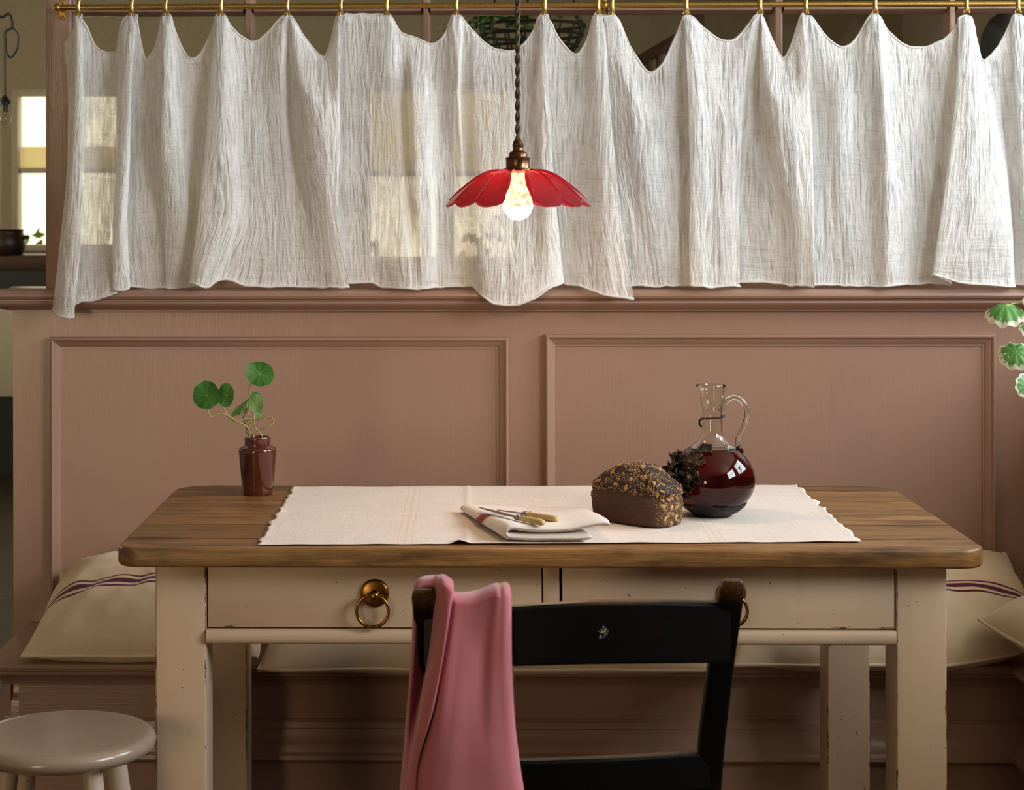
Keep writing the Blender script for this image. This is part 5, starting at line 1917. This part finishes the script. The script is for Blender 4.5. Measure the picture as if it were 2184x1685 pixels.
def back_post(px_top, px_bot, Yt, Yb, top_py, name='back_post'):
    a = at(px_top, top_py, Yt); b = at(px_bot, 1685, Yb)
    # continue below the seat to the floor
    dx = (b.x - a.x) / (a.z - b.z)
    path, wx, wy = [], [], []
    pts = [(a.z, 0.0), (a.z - 0.004, 0), (a.z - 0.012, 0), (a.z - 0.06, 0), (0.72, 0), (0.62, 0), (b.z, 0), (ZSEAT, 0), (0.2, 0), (0.0, 0)]
    for z, _ in pts:
        if z >= b.z - 1e-6:
            t = (a.z - z) / (a.z - b.z)
            x = a.x + (b.x - a.x) * t; y = Yt + (Yb - Yt) * (1 - (1 - t) ** 1.4)
        else:
            t = (b.z - z) / b.z
            x = b.x + (b.x - a.x) * 0.2 * t; y = Yb - 0.04 * t * t
        path.append((x, y, z))
    w = [0.022, 0.029, 0.033, 0.0335, 0.034, 0.035, 0.036, 0.036, 0.034, 0.030]
    d = [0.016, 0.021, 0.025, 0.027, 0.028, 0.030, 0.031, 0.032, 0.030, 0.028]
    post(list(reversed(path)), list(reversed(w)), list(reversed(d)), M_BLACK, chair, name)
    return a, b


aR, bR = back_post(1563, 1508, 2.46, 2.60, 1237)
aL, bL = back_post(903, 945, 2.44, 2.58, 1256)


def rail(y_top, y_bot, xL, xR, YLf, YRt, bow, thick, name, arch=0.0):
    n = 24
    vs = []
    for i in range(n + 1):
        u = i / n
        px = xL + (xR - xL) * u
        ar = 4 * u * (1 - u)
        Y = YLf + (YRt - YLf) * u - bow * ar
        pt = at(px, y_top(u), Y); pb = at(px, y_bot(u), Y)
        th = thick
        e = 0.004
        for (yy, zv) in ((Y - th / 2 + e, pb.z), (Y - th / 2, pb.z + e), (Y - th / 2, pt.z - e), (Y - th / 2 + e, pt.z), (Y + th / 2 - e, pt.z), (Y + th / 2, pt.z - e), (Y + th / 2, pb.z + e), (Y + th / 2 - e, pb.z)):
            vs.append((pt.x, yy, zv))
    fs = [(i * 8 + k, i * 8 + (k + 1) % 8, (i + 1) * 8 + (k + 1) % 8, (i + 1) * 8 + k) for i in range(n) for k in range(8)]
    fs += [tuple(reversed(range(8))), tuple(range(n * 8, n * 8 + 8))]
    bm = bmesh.new()
    me = bpy.data.meshes.new('tmp'); me.from_pydata([tuple(v) for v in vs], [], fs); bm.from_mesh(me); bpy.data.meshes.remove(me)
    return bm_obj(name, bm, M_BLACK, chair, 40)


tr = rail(lambda u: np.interp(u, [0, .3, .55, .8, 1], [1298, 1291, 1281, 1281, 1284]), lambda u: np.interp(u, [0, .3, .55, 1], [1424, 1418, 1414, 1411]), 905, 1556, 2.465, 2.485, 0.022, 0.022, 'top_rail')
rail(lambda u: np.interp(u, [0, .35, .7, 1], [1622, 1620, 1612, 1600]), lambda u: np.interp(u, [0, .35, .7, 1], [1706, 1704, 1697, 1681]), 935, 1512, 2.565, 2.585, 0.022, 0.020, 'lower_rail')
# pale paint fleck on the top rail
bm_v, bm_f = [], []
rr_ = random.Random(2)
for k in range(48):
    px = 1287 + rr_.gauss(0, 4.2); py = 1349 + rr_.gauss(0, 5.5)
    c = at(px, py, 2.4380)
    sz = rr_.uniform(0.00025, 0.0008)
    o_ = len(bm_v)
    for q in range(6):
        a = 2 * PI * q / 6
        bm_v.append((c.x + sz * math.cos(a), 2.4425, c.z + sz * math.sin(a)))
    bm_v.append((c.x, 2.4412, c.z))
    bm_f += [(o_ + q, o_ + (q + 1) % 6, o_ + 6) for q in range(6)]
flk = pyd('paint_fleck', bm_v, bm_f, M_SPECK, chair, 60)
tag(flk, 'small fleck of pale paint')
# seat, front legs and stretchers (below the frame)
sxl, sxr = at(930, 1685, 2.58).x, at(1525, 1685, 2.60).x
bm = bmesh.new()
o_ = [(sxl + 0.0, 2.60), (sxr - 0.0, 2.60), (sxr + 0.03, 3.00), (sxl - 0.03, 3.00)]
vb = [bm.verts.new((x, y, ZSEAT - 0.03)) for x, y in o_]
fb = bm.faces.new(vb)
r = bmesh.ops.extrude_face_region(bm, geom=[fb])
bmesh.ops.translate(bm, verts=[g for g in r['geom'] if isinstance(g, bmesh.types.BMVert)], vec=(0, 0, 0.03))
bmesh.ops.bevel(bm, geom=bm.edges[:], offset=0.006, segments=2, affect='EDGES')
bm_obj('seat', bm, M_BLACK, chair)
for xx in (sxl - 0.01, sxr + 0.01):
    post([(xx, 2.97, 0.0), (xx, 2.97, ZSEAT - 0.028)], 0.034, 0.034, M_BLACK, chair, 'front_leg')
    v, f = tube([(xx, 2.97, 0.2), (xx + (0.01 if xx < 0.2 else -0.01), 2.58, 0.2)], 0.010, 10)
    pyd('stretcher', v, f, M_BLACK, chair)

# ================================================================== PINK CLOTH ON THE CHAIR
# guides: y of upper edge, y of lower edge, x at five heights, depth (m) at five heights
YK = 2.430
PG = [
 (1300, 1760, [900, 894, 884, 872, 862], [2.500, 2.515, 2.53, 2.54, 2.56]),
 (1272, 1760, [882, 878, 868, 858, 846], [2.470, 2.480, 2.49, 2.49, 2.50]),
 (1256, 1760, [888, 885, 874, 864, 852], [2.452, 2.462, 2.47, 2.46, 2.46]),
 (1248, 1760, [903, 898, 884, 870, 858], [2.452, 2.490, 2.485, 2.455, 2.45]),
 (1246, 1760, [920, 912, 892, 872, 862], [2.450, 2.500, 2.490, 2.450, 2.445]),
 (1247, 1760, [934, 920, 897, 876, 868], [2.435, 2.440, 2.440, 2.440, 2.44]),
 (1250, 1760, [950, 934, 908, 880, 874], [2.420, 2.415, 2.415, 2.430, 2.435]),
 (1262, 1760, [964, 946, 922, 888, 884], [2.418, 2.405, 2.408, 2.425, 2.430]),
 (1278, 1760, [962, 940, 918, 892, 893], [2.430, 2.432, 2.432, 2.432, 2.430]),
 (1284, 1760, [972, 952, 934, 912, 908], [2.428, 2.418, 2.412, 2.416, 2.416]),
 (1286, 1760, [990, 978, 966, 952, 942], [2.428, 2.418, 2.410, 2.408, 2.404]),
 (1283, 1760, [1020, 1012, 1006, 1000, 994], [2.427, 2.421, 2.414, 2.408, 2.402]),
 (1274, 1760, [1046, 1034, 1030, 1030, 1032], [2.424, 2.424, 2.416, 2.407, 2.402]),
 (1271, 1760, [1060, 1050, 1050, 1054, 1060], [2.420, 2.421, 2.414, 2.407, 2.402]),
 (1272, 1760, [1068, 1064, 1068, 1076, 1084], [2.4205, 2.4205, 2.415, 2.409, 2.404]),
 (1268, 1760, [1079, 1078, 1083, 1093, 1105], [2.422, 2.421, 2.417, 2.412, 2.407]),
 (1272, 1760, [1087, 1087, 1092, 1104, 1120], [2.428, 2.426, 2.422, 2.418, 2.413]),
 (1290, 1760, [1090, 1091, 1096, 1110, 1130], [2.440, 2.438, 2.434, 2.430, 2.426])]


def cloth_loft(guides, nv, dens):
    vk = np.linspace(0, 1, 5); vv = np.linspace(0, 1, nv)
    cols = []
    for (y0, y1, xs, ds) in guides:
        c = crspline(np.stack([np.array(xs, float), np.array(ds, float) * 1000], 1), vk, vv)
        cols.append(np.stack([c[:, 0], y0 + (y1 - y0) * vv, c[:, 1]], 1))
    A = np.array(cols)
    L = np.sqrt(np.diff(A[:, :, 0], axis=0) ** 2 + (np.diff(A[:, :, 2], axis=0) * 1.4) ** 2).mean(axis=1)
    tk = np.concatenate([[0], np.cumsum(np.maximum(L, 4))])
    nu = int(tk[-1] / dens)
    tt = np.linspace(0, tk[-1], nu)
    G = np.zeros((nu, nv, 3))
    for j in range(nv):
        G[:, j] = crspline(A[:, j], tk, tt)
    return G, tt


G, tt = cloth_loft(PG, 120, 3.0)
nu, nv = G.shape[:2]
verts, uv = [], []
rows_back = 26
for i in range(nu):
    # over the rail and down behind it
    px, py, dm = G[i, 0]
    p0 = at(px, py, dm / 1000)
    behind = []
    u = i / (nu - 1)
    for k in range(rows_back, 0, -1):
        t = k / rows_back
        th = min(1.0, t / 0.16)
        yb_ = p0.y + (2.500 + 0.01 * math.sin(u * 9) - p0.y) * math.sin(th * PI / 2) + 0.03 * max(0, t - 0.3)
        zb_ = p0.z + 0.004 * math.sin(th * PI) - max(0.0, t - 0.10) * 0.46
        xb_ = p0.x + (0.010 * max(0, t - 0.2)) * (1 if u > 0.5 else -0.3) + 0.008 * u * t
        behind.append(Vector((xb_, yb_, zb_)))
    for k, q in enumerate(behind):
        verts.append(q); uv.append((tt[i] * 0.0006, -0.3 + 0.3 * k / rows_back))
    for j in range(nv):
        px, py, dm = G[i, j]
        w = 0.0012 * noise.noise((px * 0.02, py * 0.012, 3))
        verts.append(at(px, py, dm / 1000 + w)); uv.append((tt[i] * 0.0006, py * 0.0006 - 0.74))
o = pyd('pink_cloth', verts, grid_faces(nu, nv + rows_back), M_PINK, None, 180, uv=uv)
tag(o, 'dusty pink linen cloth draped over the corner of the black chair', 'cloth')
sd = o.modifiers.new('thickness', 'SOLIDIFY'); sd.thickness = 0.0014; sd.offset = 0.0

# ================================================================== STOOL
sc0 = on_z(134, 1562, 0.476)
stool = thing('stool', (sc0.x, sc0.y, 0), 'round cream painted wooden stool with gloss top at the left', 'stool')
RS = 0.155
DZ = 0.024
sp = [(0.001, 0.420), (RS - 0.022, 0.420), (RS - 0.010, 0.423), (RS - 0.002, 0.430), (RS, 0.438), (RS - 0.003, 0.446), (RS - 0.010, 0.4505), (RS - 0.016, 0.4518), (RS - 0.03, 0.4515), (0.06, 0.4505), (0.001, 0.450)]
v, f = lathe(sp, 80, (sc0.x, sc0.y, DZ))
def m_stool_top():
    t = NT('glossy_cream_stool_seat')
    v = t.coord()
    n = t.noise(v, 9, 4); s = t.noise(v, 70, 6, 0.75, 0.6)
    c = t.mix(n, (0.26, 0.182, 0.128), (0.34, 0.245, 0.175))
    r = t.sep(v)
    rad2 = t.math('SQRT', t.math('ADD', t.math('MULTIPLY', r[0], r[0]), t.math('MULTIPLY', r[1], r[1])))
    e = t.ramp(rad2, [(0.90 * RS, 0.0), (0.97 * RS, 1.0)])
    mask = t.ramp(t.math('ADD', s, t.math('MULTIPLY', e, 0.10)), [(0.735, 0.0), (0.75, 1.0)])
    c = t.mix(mask, c, (0.10, 0.075, 0.05))
    return t.done(t.bsdf(Base__Color=c, Roughness=0.2, Normal=t.bump(t.math('ADD', t.noise(v, 160, 3), t.math('MULTIPLY', s, 0.4)), 0.12, 0.001)))
pyd('seat', v, f, m_stool_top(), stool, 50)
for k, a in enumerate((0.62, 2.45, 3.75, 5.45)):
    c, s = math.cos(a), math.sin(a)
    t0 = Vector((sc0.x + 0.092 * c, sc0.y + 0.092 * s, 0.424 + DZ)); t1 = Vector((sc0.x + 0.155 * c, sc0.y + 0.155 * s, 0.0))
    path = [t0 + (t1 - t0) * (i / 8) for i in range(9)]
    v, f = tube(path, [0.0165, 0.0172, 0.0178, 0.0180, 0.0178, 0.017, 0.0160, 0.0150, 0.014], 14)
    pyd('leg', v, f, M_STOOL, stool)
for k, a in enumerate((0.62, 2.45)):
    c, s = math.cos(a), math.sin(a)
    v, f = tube([(sc0.x + 0.128 * c, sc0.y + 0.128 * s, 0.18 + 0.03 * k), (sc0.x - 0.128 * c, sc0.y - 0.128 * s, 0.18 + 0.03 * k)], 0.009, 10)
    pyd('stretcher', v, f, M_STOOL, stool)

# ================================================================== GERANIUM (stems reach in from the right)
YG = 3.62
gb = Vector((1.40, YG - 0.55, ZS))
v, f = lathe([(0.001, ZS + 0.001), (0.075, ZS + 0.001), (0.105, ZS + 0.17), (0.118, ZS + 0.17), (0.122, ZS + 0.21), (0.112, ZS + 0.21), (0.100, ZS + 0.17), (0.001, ZS + 0.165)], 40, (gb.x, gb.y, 0))
ger = thing('potted_geranium', (gb.x, gb.y, ZS), 'variegated geranium with white-edged green leaves reaching in at the right edge', 'plant')
pyd('pot', v, f, M_TERRA, ger, 40)
YGL = 3.45
for (lpx, lpy, r_, nrm, sd_, cup_, ry) in ((2145, 652, 44, (-0.10, -0.42, 0.95), 1, -0.75, 0.95), (2166, 750, 38, (-0.25, -0.85, 0.7), 2, -0.6, 0.9), (2200, 702, 26, (0.3, -0.6, 0.7), 3, -0.4, 0.9), (2190, 822, 26, (0.5, -1, 0.2), 4, -0.3, 1.0), (2215, 640, 34, (0.2, -.5, 1), 5, -.4, .9), (2150, 762, 12, (-0.3, -0.8, 0.3), 6, -0.4, 1.0)):
    c = at(lpx, lpy, YGL)
    s = YGL / F_PX
    mid = Vector(((c.x + gb.x) / 2 + 0.02, (c.y + gb.y) / 2, c.z - 0.02))
    sp = smooth_prof([(gb.x, gb.y, ZS + 0.16), (gb.x - 0.02, gb.y + 0.05, ZS + 0.42), tuple(mid + Vector((0.05, 0, 0.0))), (c.x + 0.05, c.y, c.z + 0.002), tuple(c)], 6)
    v, f = tube(sp, [0.004 - 0.0026 * k / len(sp) for k in range(len(sp))], 7)
    st = pyd('stem', v, f, M_STEM, ger, 60)
    leaf_mesh('leaf', c, r_ * s, r_ * ry * s, nrm, sd_ * 1.3, M_LEAF_V, st, wav=0.10, cup=0.04, lobes=9, seed=sd_, ruff=0.07, droop=cup_ * 0.85)

# ================================================================== ROOM BEHIND THE SCREEN
YSB = 9.45
s0, s1_ = at(-600, 545, YSB), at(140, 545, YSB)
zt = s0.z
sb = thing('sideboard', ((s0.x + s1_.x) / 2, YSB + 0.2, 0), 'brown-topped sideboard with cream doors under the far window', 'sideboard')
sb0, sb1 = max(XL + 0.02, s0.x), s1_.x
box('top', (sb0, sb1, YSB - 0.02, YSB + 0.5, zt - 0.075, zt), M_DARKWOOD, sb, 0.006)
box('frieze', (sb0 + 0.02, sb1 - 0.02, YSB, YSB + 0.48, at(0, 636, YSB).z, zt - 0.075), M_TEAL, sb)
zlo = at(0, 846, YSB).z
box('cupboard_front', (sb0 + 0.02, sb1 - 0.02, YSB, YSB + 0.48, zlo, at(0, 636, YSB).z), M_CREAMW, sb, 0.004)
box('plinth', (sb0 + 0.04, sb1 - 0.04, YSB + 0.02, YSB + 0.46, 0.0, zlo), M_TEAL, sb)
# crock with lug handles
cc = at(10, 545, YSB + 0.05)
ck = thing('crock', (cc.x, YSB + 0.05, zt), 'dark brown lugged crock standing on the far sideboard', 'crock')
k = (YSB) / F_PX
v, f = lathe([(0.001, 0), (38 * k, 0), (43 * k, 8 * k), (45 * k, 25 * k), (43 * k, 40 * k), (40 * k, 47 * k), (40 * k, 53 * k), (42 * k, 55 * k), (36 * k, 55 * k), (35 * k, 45 * k), (0.001, 43 * k)], 36, (cc.x, YSB + 0.05, zt))
pyd('body', v, f, M_CROCK, ck, 45)
for s in (-1, 1):
    v, f = ellipsoid((cc.x + s * 46 * k, YSB + 0.05, zt + 38 * k), (9 * k, 8 * k, 5 * k), 12, 8)
    pyd('lug', v, f, M_CROCK, ck)
# bare bulb pendant
YBP = 7.6
bp = at(10, 250, YBP)
bl = thing('bare_bulb_pendant', tuple(bp), 'unlit bare clear bulb hanging on a black cord at the far left', 'lamp')
kk = YBP / F_PX
v, f = tube(smooth_prof([(bp.x, YBP, at(10, 205, YBP).z), (bp.x, YBP, at(10, 100, YBP).z), tuple(at(12, 68, YBP)), tuple(at(26, 58, YBP)), tuple(at(20, 30, YBP)), tuple(at(-10, 10, YBP)), (bp.x - 0.1, YBP, ZC)], 6), 0.005, 8)
pyd('cord', v, f, M_BLACKPL, bl)
v, f = tube(smooth_prof([tuple(at(26, 58, YBP)), tuple(at(38, 75, YBP)), tuple(at(36, 105, YBP)), tuple(at(24, 122, YBP)), tuple(at(14, 112, YBP)), tuple(at(12, 80, YBP))], 6), 0.004, 8)
pyd('cord_loop', v, f, M_BLACKPL, bl)
v, f = lathe([(3 * kk, at(10, 203, YBP).z), (12 * kk, at(10, 216, YBP).z), (12 * kk, at(10, 222, YBP).z), (7 * kk, at(10, 224, YBP).z), (7 * kk, at(10, 238, YBP).z)][::-1], 20, (bp.x, YBP, 0))
pyd('socket', v, f, M_BLACKPL, bl)
v, f = lathe([(max(1e-4, r * kk), at(10, y, YBP).z) for r, y in ((0.01, 270), (8, 267), (13, 258), (13, 250), (9, 242), (6, 238))], 20, (bp.x, YBP, 0))
pyd('bulb', v, f, M_PANE, bl)
# hanging wire basket with fern
YH = 6.4
hb = at(1135, 105, YH)
kh = YH / F_PX
pla = thing('hanging_basket', (hb.x, YH, hb.z), 'black wire hanging basket seen above the curtain behind the screen', 'basket')
prt = []
zr_ = at(1135, 55, YH).z
for zf_, rr_f in ((0, 0.7), (0.35, 0.86), (0.7, 0.96), (1.0, 1.0)):
    rad_ = 112 * kh * rr_f
    z_ = hb.z - 0.03 + (zr_ - hb.z + 0.03) * zf_
    prt.append(tube([(hb.x + rad_ * math.cos(a), YH + rad_ * math.sin(a), z_) for a in np.linspace(0, 2 * PI, 41)[:-1]], 0.006, 6, closed=True))
pyd('hoops', *join(*prt), M_IRON, pla)
prt = []
for q in range(18):
    a = 2 * PI * q / 18
    prt.append(tube([(hb.x + 112 * kh * f_ * math.cos(a), YH + 112 * kh * f_ * math.sin(a), hb.z - 0.03 + (zr_ - hb.z + 0.03) * zf_) for zf_, f_ in ((0, .7), (.35, .86), (.7, .96), (1, 1))], 0.004, 5))
pyd('ribs', *join(*prt), M_IRON, pla)
prt = []
for q in range(3):
    a = 2 * PI * q / 3 + 0.4
    prt.append(tube([(hb.x + 112 * kh * math.cos(a), YH + 112 * kh * math.sin(a), zr_), (hb.x, YH, ZC)], 0.004, 6))
pyd('chains', *join(*prt), M_IRON, pla)
fern = thing('fern', (hb.x, YH, zr_), 'dark green fern hanging from the wire basket behind the pendant flex', 'plant')
fr_ = random.Random(9)
for q in range(16):
    a = PI + fr_.uniform(-0.9, 0.9) if q < 11 else fr_.uniform(0, 2 * PI)
    Lf = fr_.uniform(0.18, 0.32)
    base_ = Vector((hb.x + 0.08 * math.cos(a), YH + 0.08 * math.sin(a), zr_))
    pts = [base_ + Vector((math.cos(a) * Lf * t, math.sin(a) * Lf * t, 0.12 * math.sin(t * 2.2) - 0.22 * t * t)) for t in np.linspace(0, 1, 14)]
    vs, fs = [], []
    for i in range(13):
        d = (pts[i + 1] - pts[i]).normalized(); sdv = d.cross(Vector((0, 0, 1))).normalized()
        w = 0.035 * (1 - i / 14)
        for s in (-1, 1):
            o_ = len(vs)
            m_ = pts[i] + sdv * s * w + d * 0.01
            vs += [pts[i], pts[i] + d * 0.012, m_ + Vector((0, 0, -0.006)), pts[i] + sdv * s * w * .5 - d * 0.004]
            fs.append((o_, o_ + 3, o_ + 2, o_ + 1))
    pyd('frond', vs, fs, M_LEAF_DARK if 'M_LEAF_DARK' in globals() else M_LEAF_D, fern, 180, uv=[(0.3, 0.3)] * len(vs))
# slanting balustrade
YBL = 8.0
bal = thing('balustrade', tuple(at(1380, 150, YBL)), 'dark slanting stair balustrade glimpsed above the right-hand curtain', 'balustrade')
pa, pb_ = at(1290, 175, YBL), at(1480, 62, YBL)
v, f = tube([pa, pb_], 0.025, 8); pyd('handrail', v, f, M_DARKWOOD, bal)
lowz = -0.55
v, f = tube([pa + Vector((0, 0, lowz)), pb_ + Vector((0, 0, lowz))], 0.025, 8); pyd('bottom_rail', v, f, M_DARKWOOD, bal)
for p in (pa, pb_):
    box('newel_post', (p.x - 0.04, p.x + 0.04, p.y - 0.04, p.y + 0.04, 0.0, p.z + 0.06), M_DARKWOOD, bal, 0.004)
for q in range(9):
    t = (q + 0.5) / 9
    p = pa + (pb_ - pa) * t
    v, f = tube([p, p + Vector((0, 0, lowz))], 0.014, 8); pyd('baluster', v, f, M_DARKWOOD, bal)
# dark coat on a hook at the far right
YCo = 6.6
co = thing('hanging_coat', tuple(at(2150, 120, YCo)), 'dark coat hanging in the room behind at the far right', 'coat')
vs = []
for j in range(16):
    t = j / 15
    for i in range(20):
        u = -1 + 2 * i / 19
        w = (0.05 + 0.10 * t ** 0.5)
        p = at(2140, 25, YCo)
        vs.append((p.x + u * w + 0.02 * t, YCo + 0.03 * math.cos(u * 7) * t - 0.06 * (1 - u * u), p.z - 0.75 * t - 0.03 * u * u * (1 - t)))
o = pyd('coat_body', vs, grid_faces(16, 20), M_COAT, co, 180)
m = o.modifiers.new('thickness', 'SOLIDIFY'); m.thickness = 0.01
v, f = tube([tuple(at(2140, 25, YCo)), tuple(at(2140, -10, YCo)), tuple(at(2140, -10, YCo + 3.2))], 0.008, 6)
pyd('hook', v, f, M_IRON, co)

# garden outside the far windows: shrubs
gr_ = random.Random(21)
for q, (gx, gz, gr0) in enumerate(((-3.05, 0.85, 0.50), (-1.75, 0.72, 0.45), (0.50, 0.85, 0.55), (-0.85, 0.8, 0.40))):
    vs, fs = [], []
    yb0 = YB + 1.6 + 0.2 * q
    for k in range(380):
        th_, z_ = gr_.uniform(0, 2 * PI), gr_.uniform(-1, 1)
        rr0 = gr0 * gr_.uniform(0.7, 1.05)
        c = Vector((gx + rr0 * math.sqrt(1 - z_ * z_) * math.cos(th_), yb0 + rr0 * math.sqrt(1 - z_ * z_) * math.sin(th_), gz + rr0 * z_ * 1.1))
        m3 = Euler((gr_.uniform(0, 6), gr_.uniform(0, 6), gr_.uniform(0, 6))).to_matrix()
        o_ = len(vs)
        for p in ((-0.05, 0, 0), (0, 0.025, 0.005), (0.05, 0, 0), (0, -0.025, 0.005)):
            vs.append(c + m3 @ Vector(p))
        fs.append((o_, o_ + 1, o_ + 2, o_ + 3))
    sh_ = thing('garden_shrub', (gx, yb0, 0), ['leafy shrub outside the far left window', 'second leafy shrub outside the far left window', 'leafy shrub outside the far middle window, right side', 'leafy shrub outside the far middle window, left side'][q], 'shrub', 'shrubs in the garden')
    pyd('foliage', vs, fs, M_BUSH, sh_, 180)
    v, f = tube([(gx, yb0, -0.05), (gx, yb0, gz)], 0.03, 8)
    pyd('trunk', v, f, M_DARKWOOD, sh_)
gd = box('garden_ground', (-6, 6, YB + 0.12, YB + 8, -0.1, -0.05), m_plain('pale_gravel', (0.42, 0.38, 0.28), 0.95)); tag(gd, kind='structure')
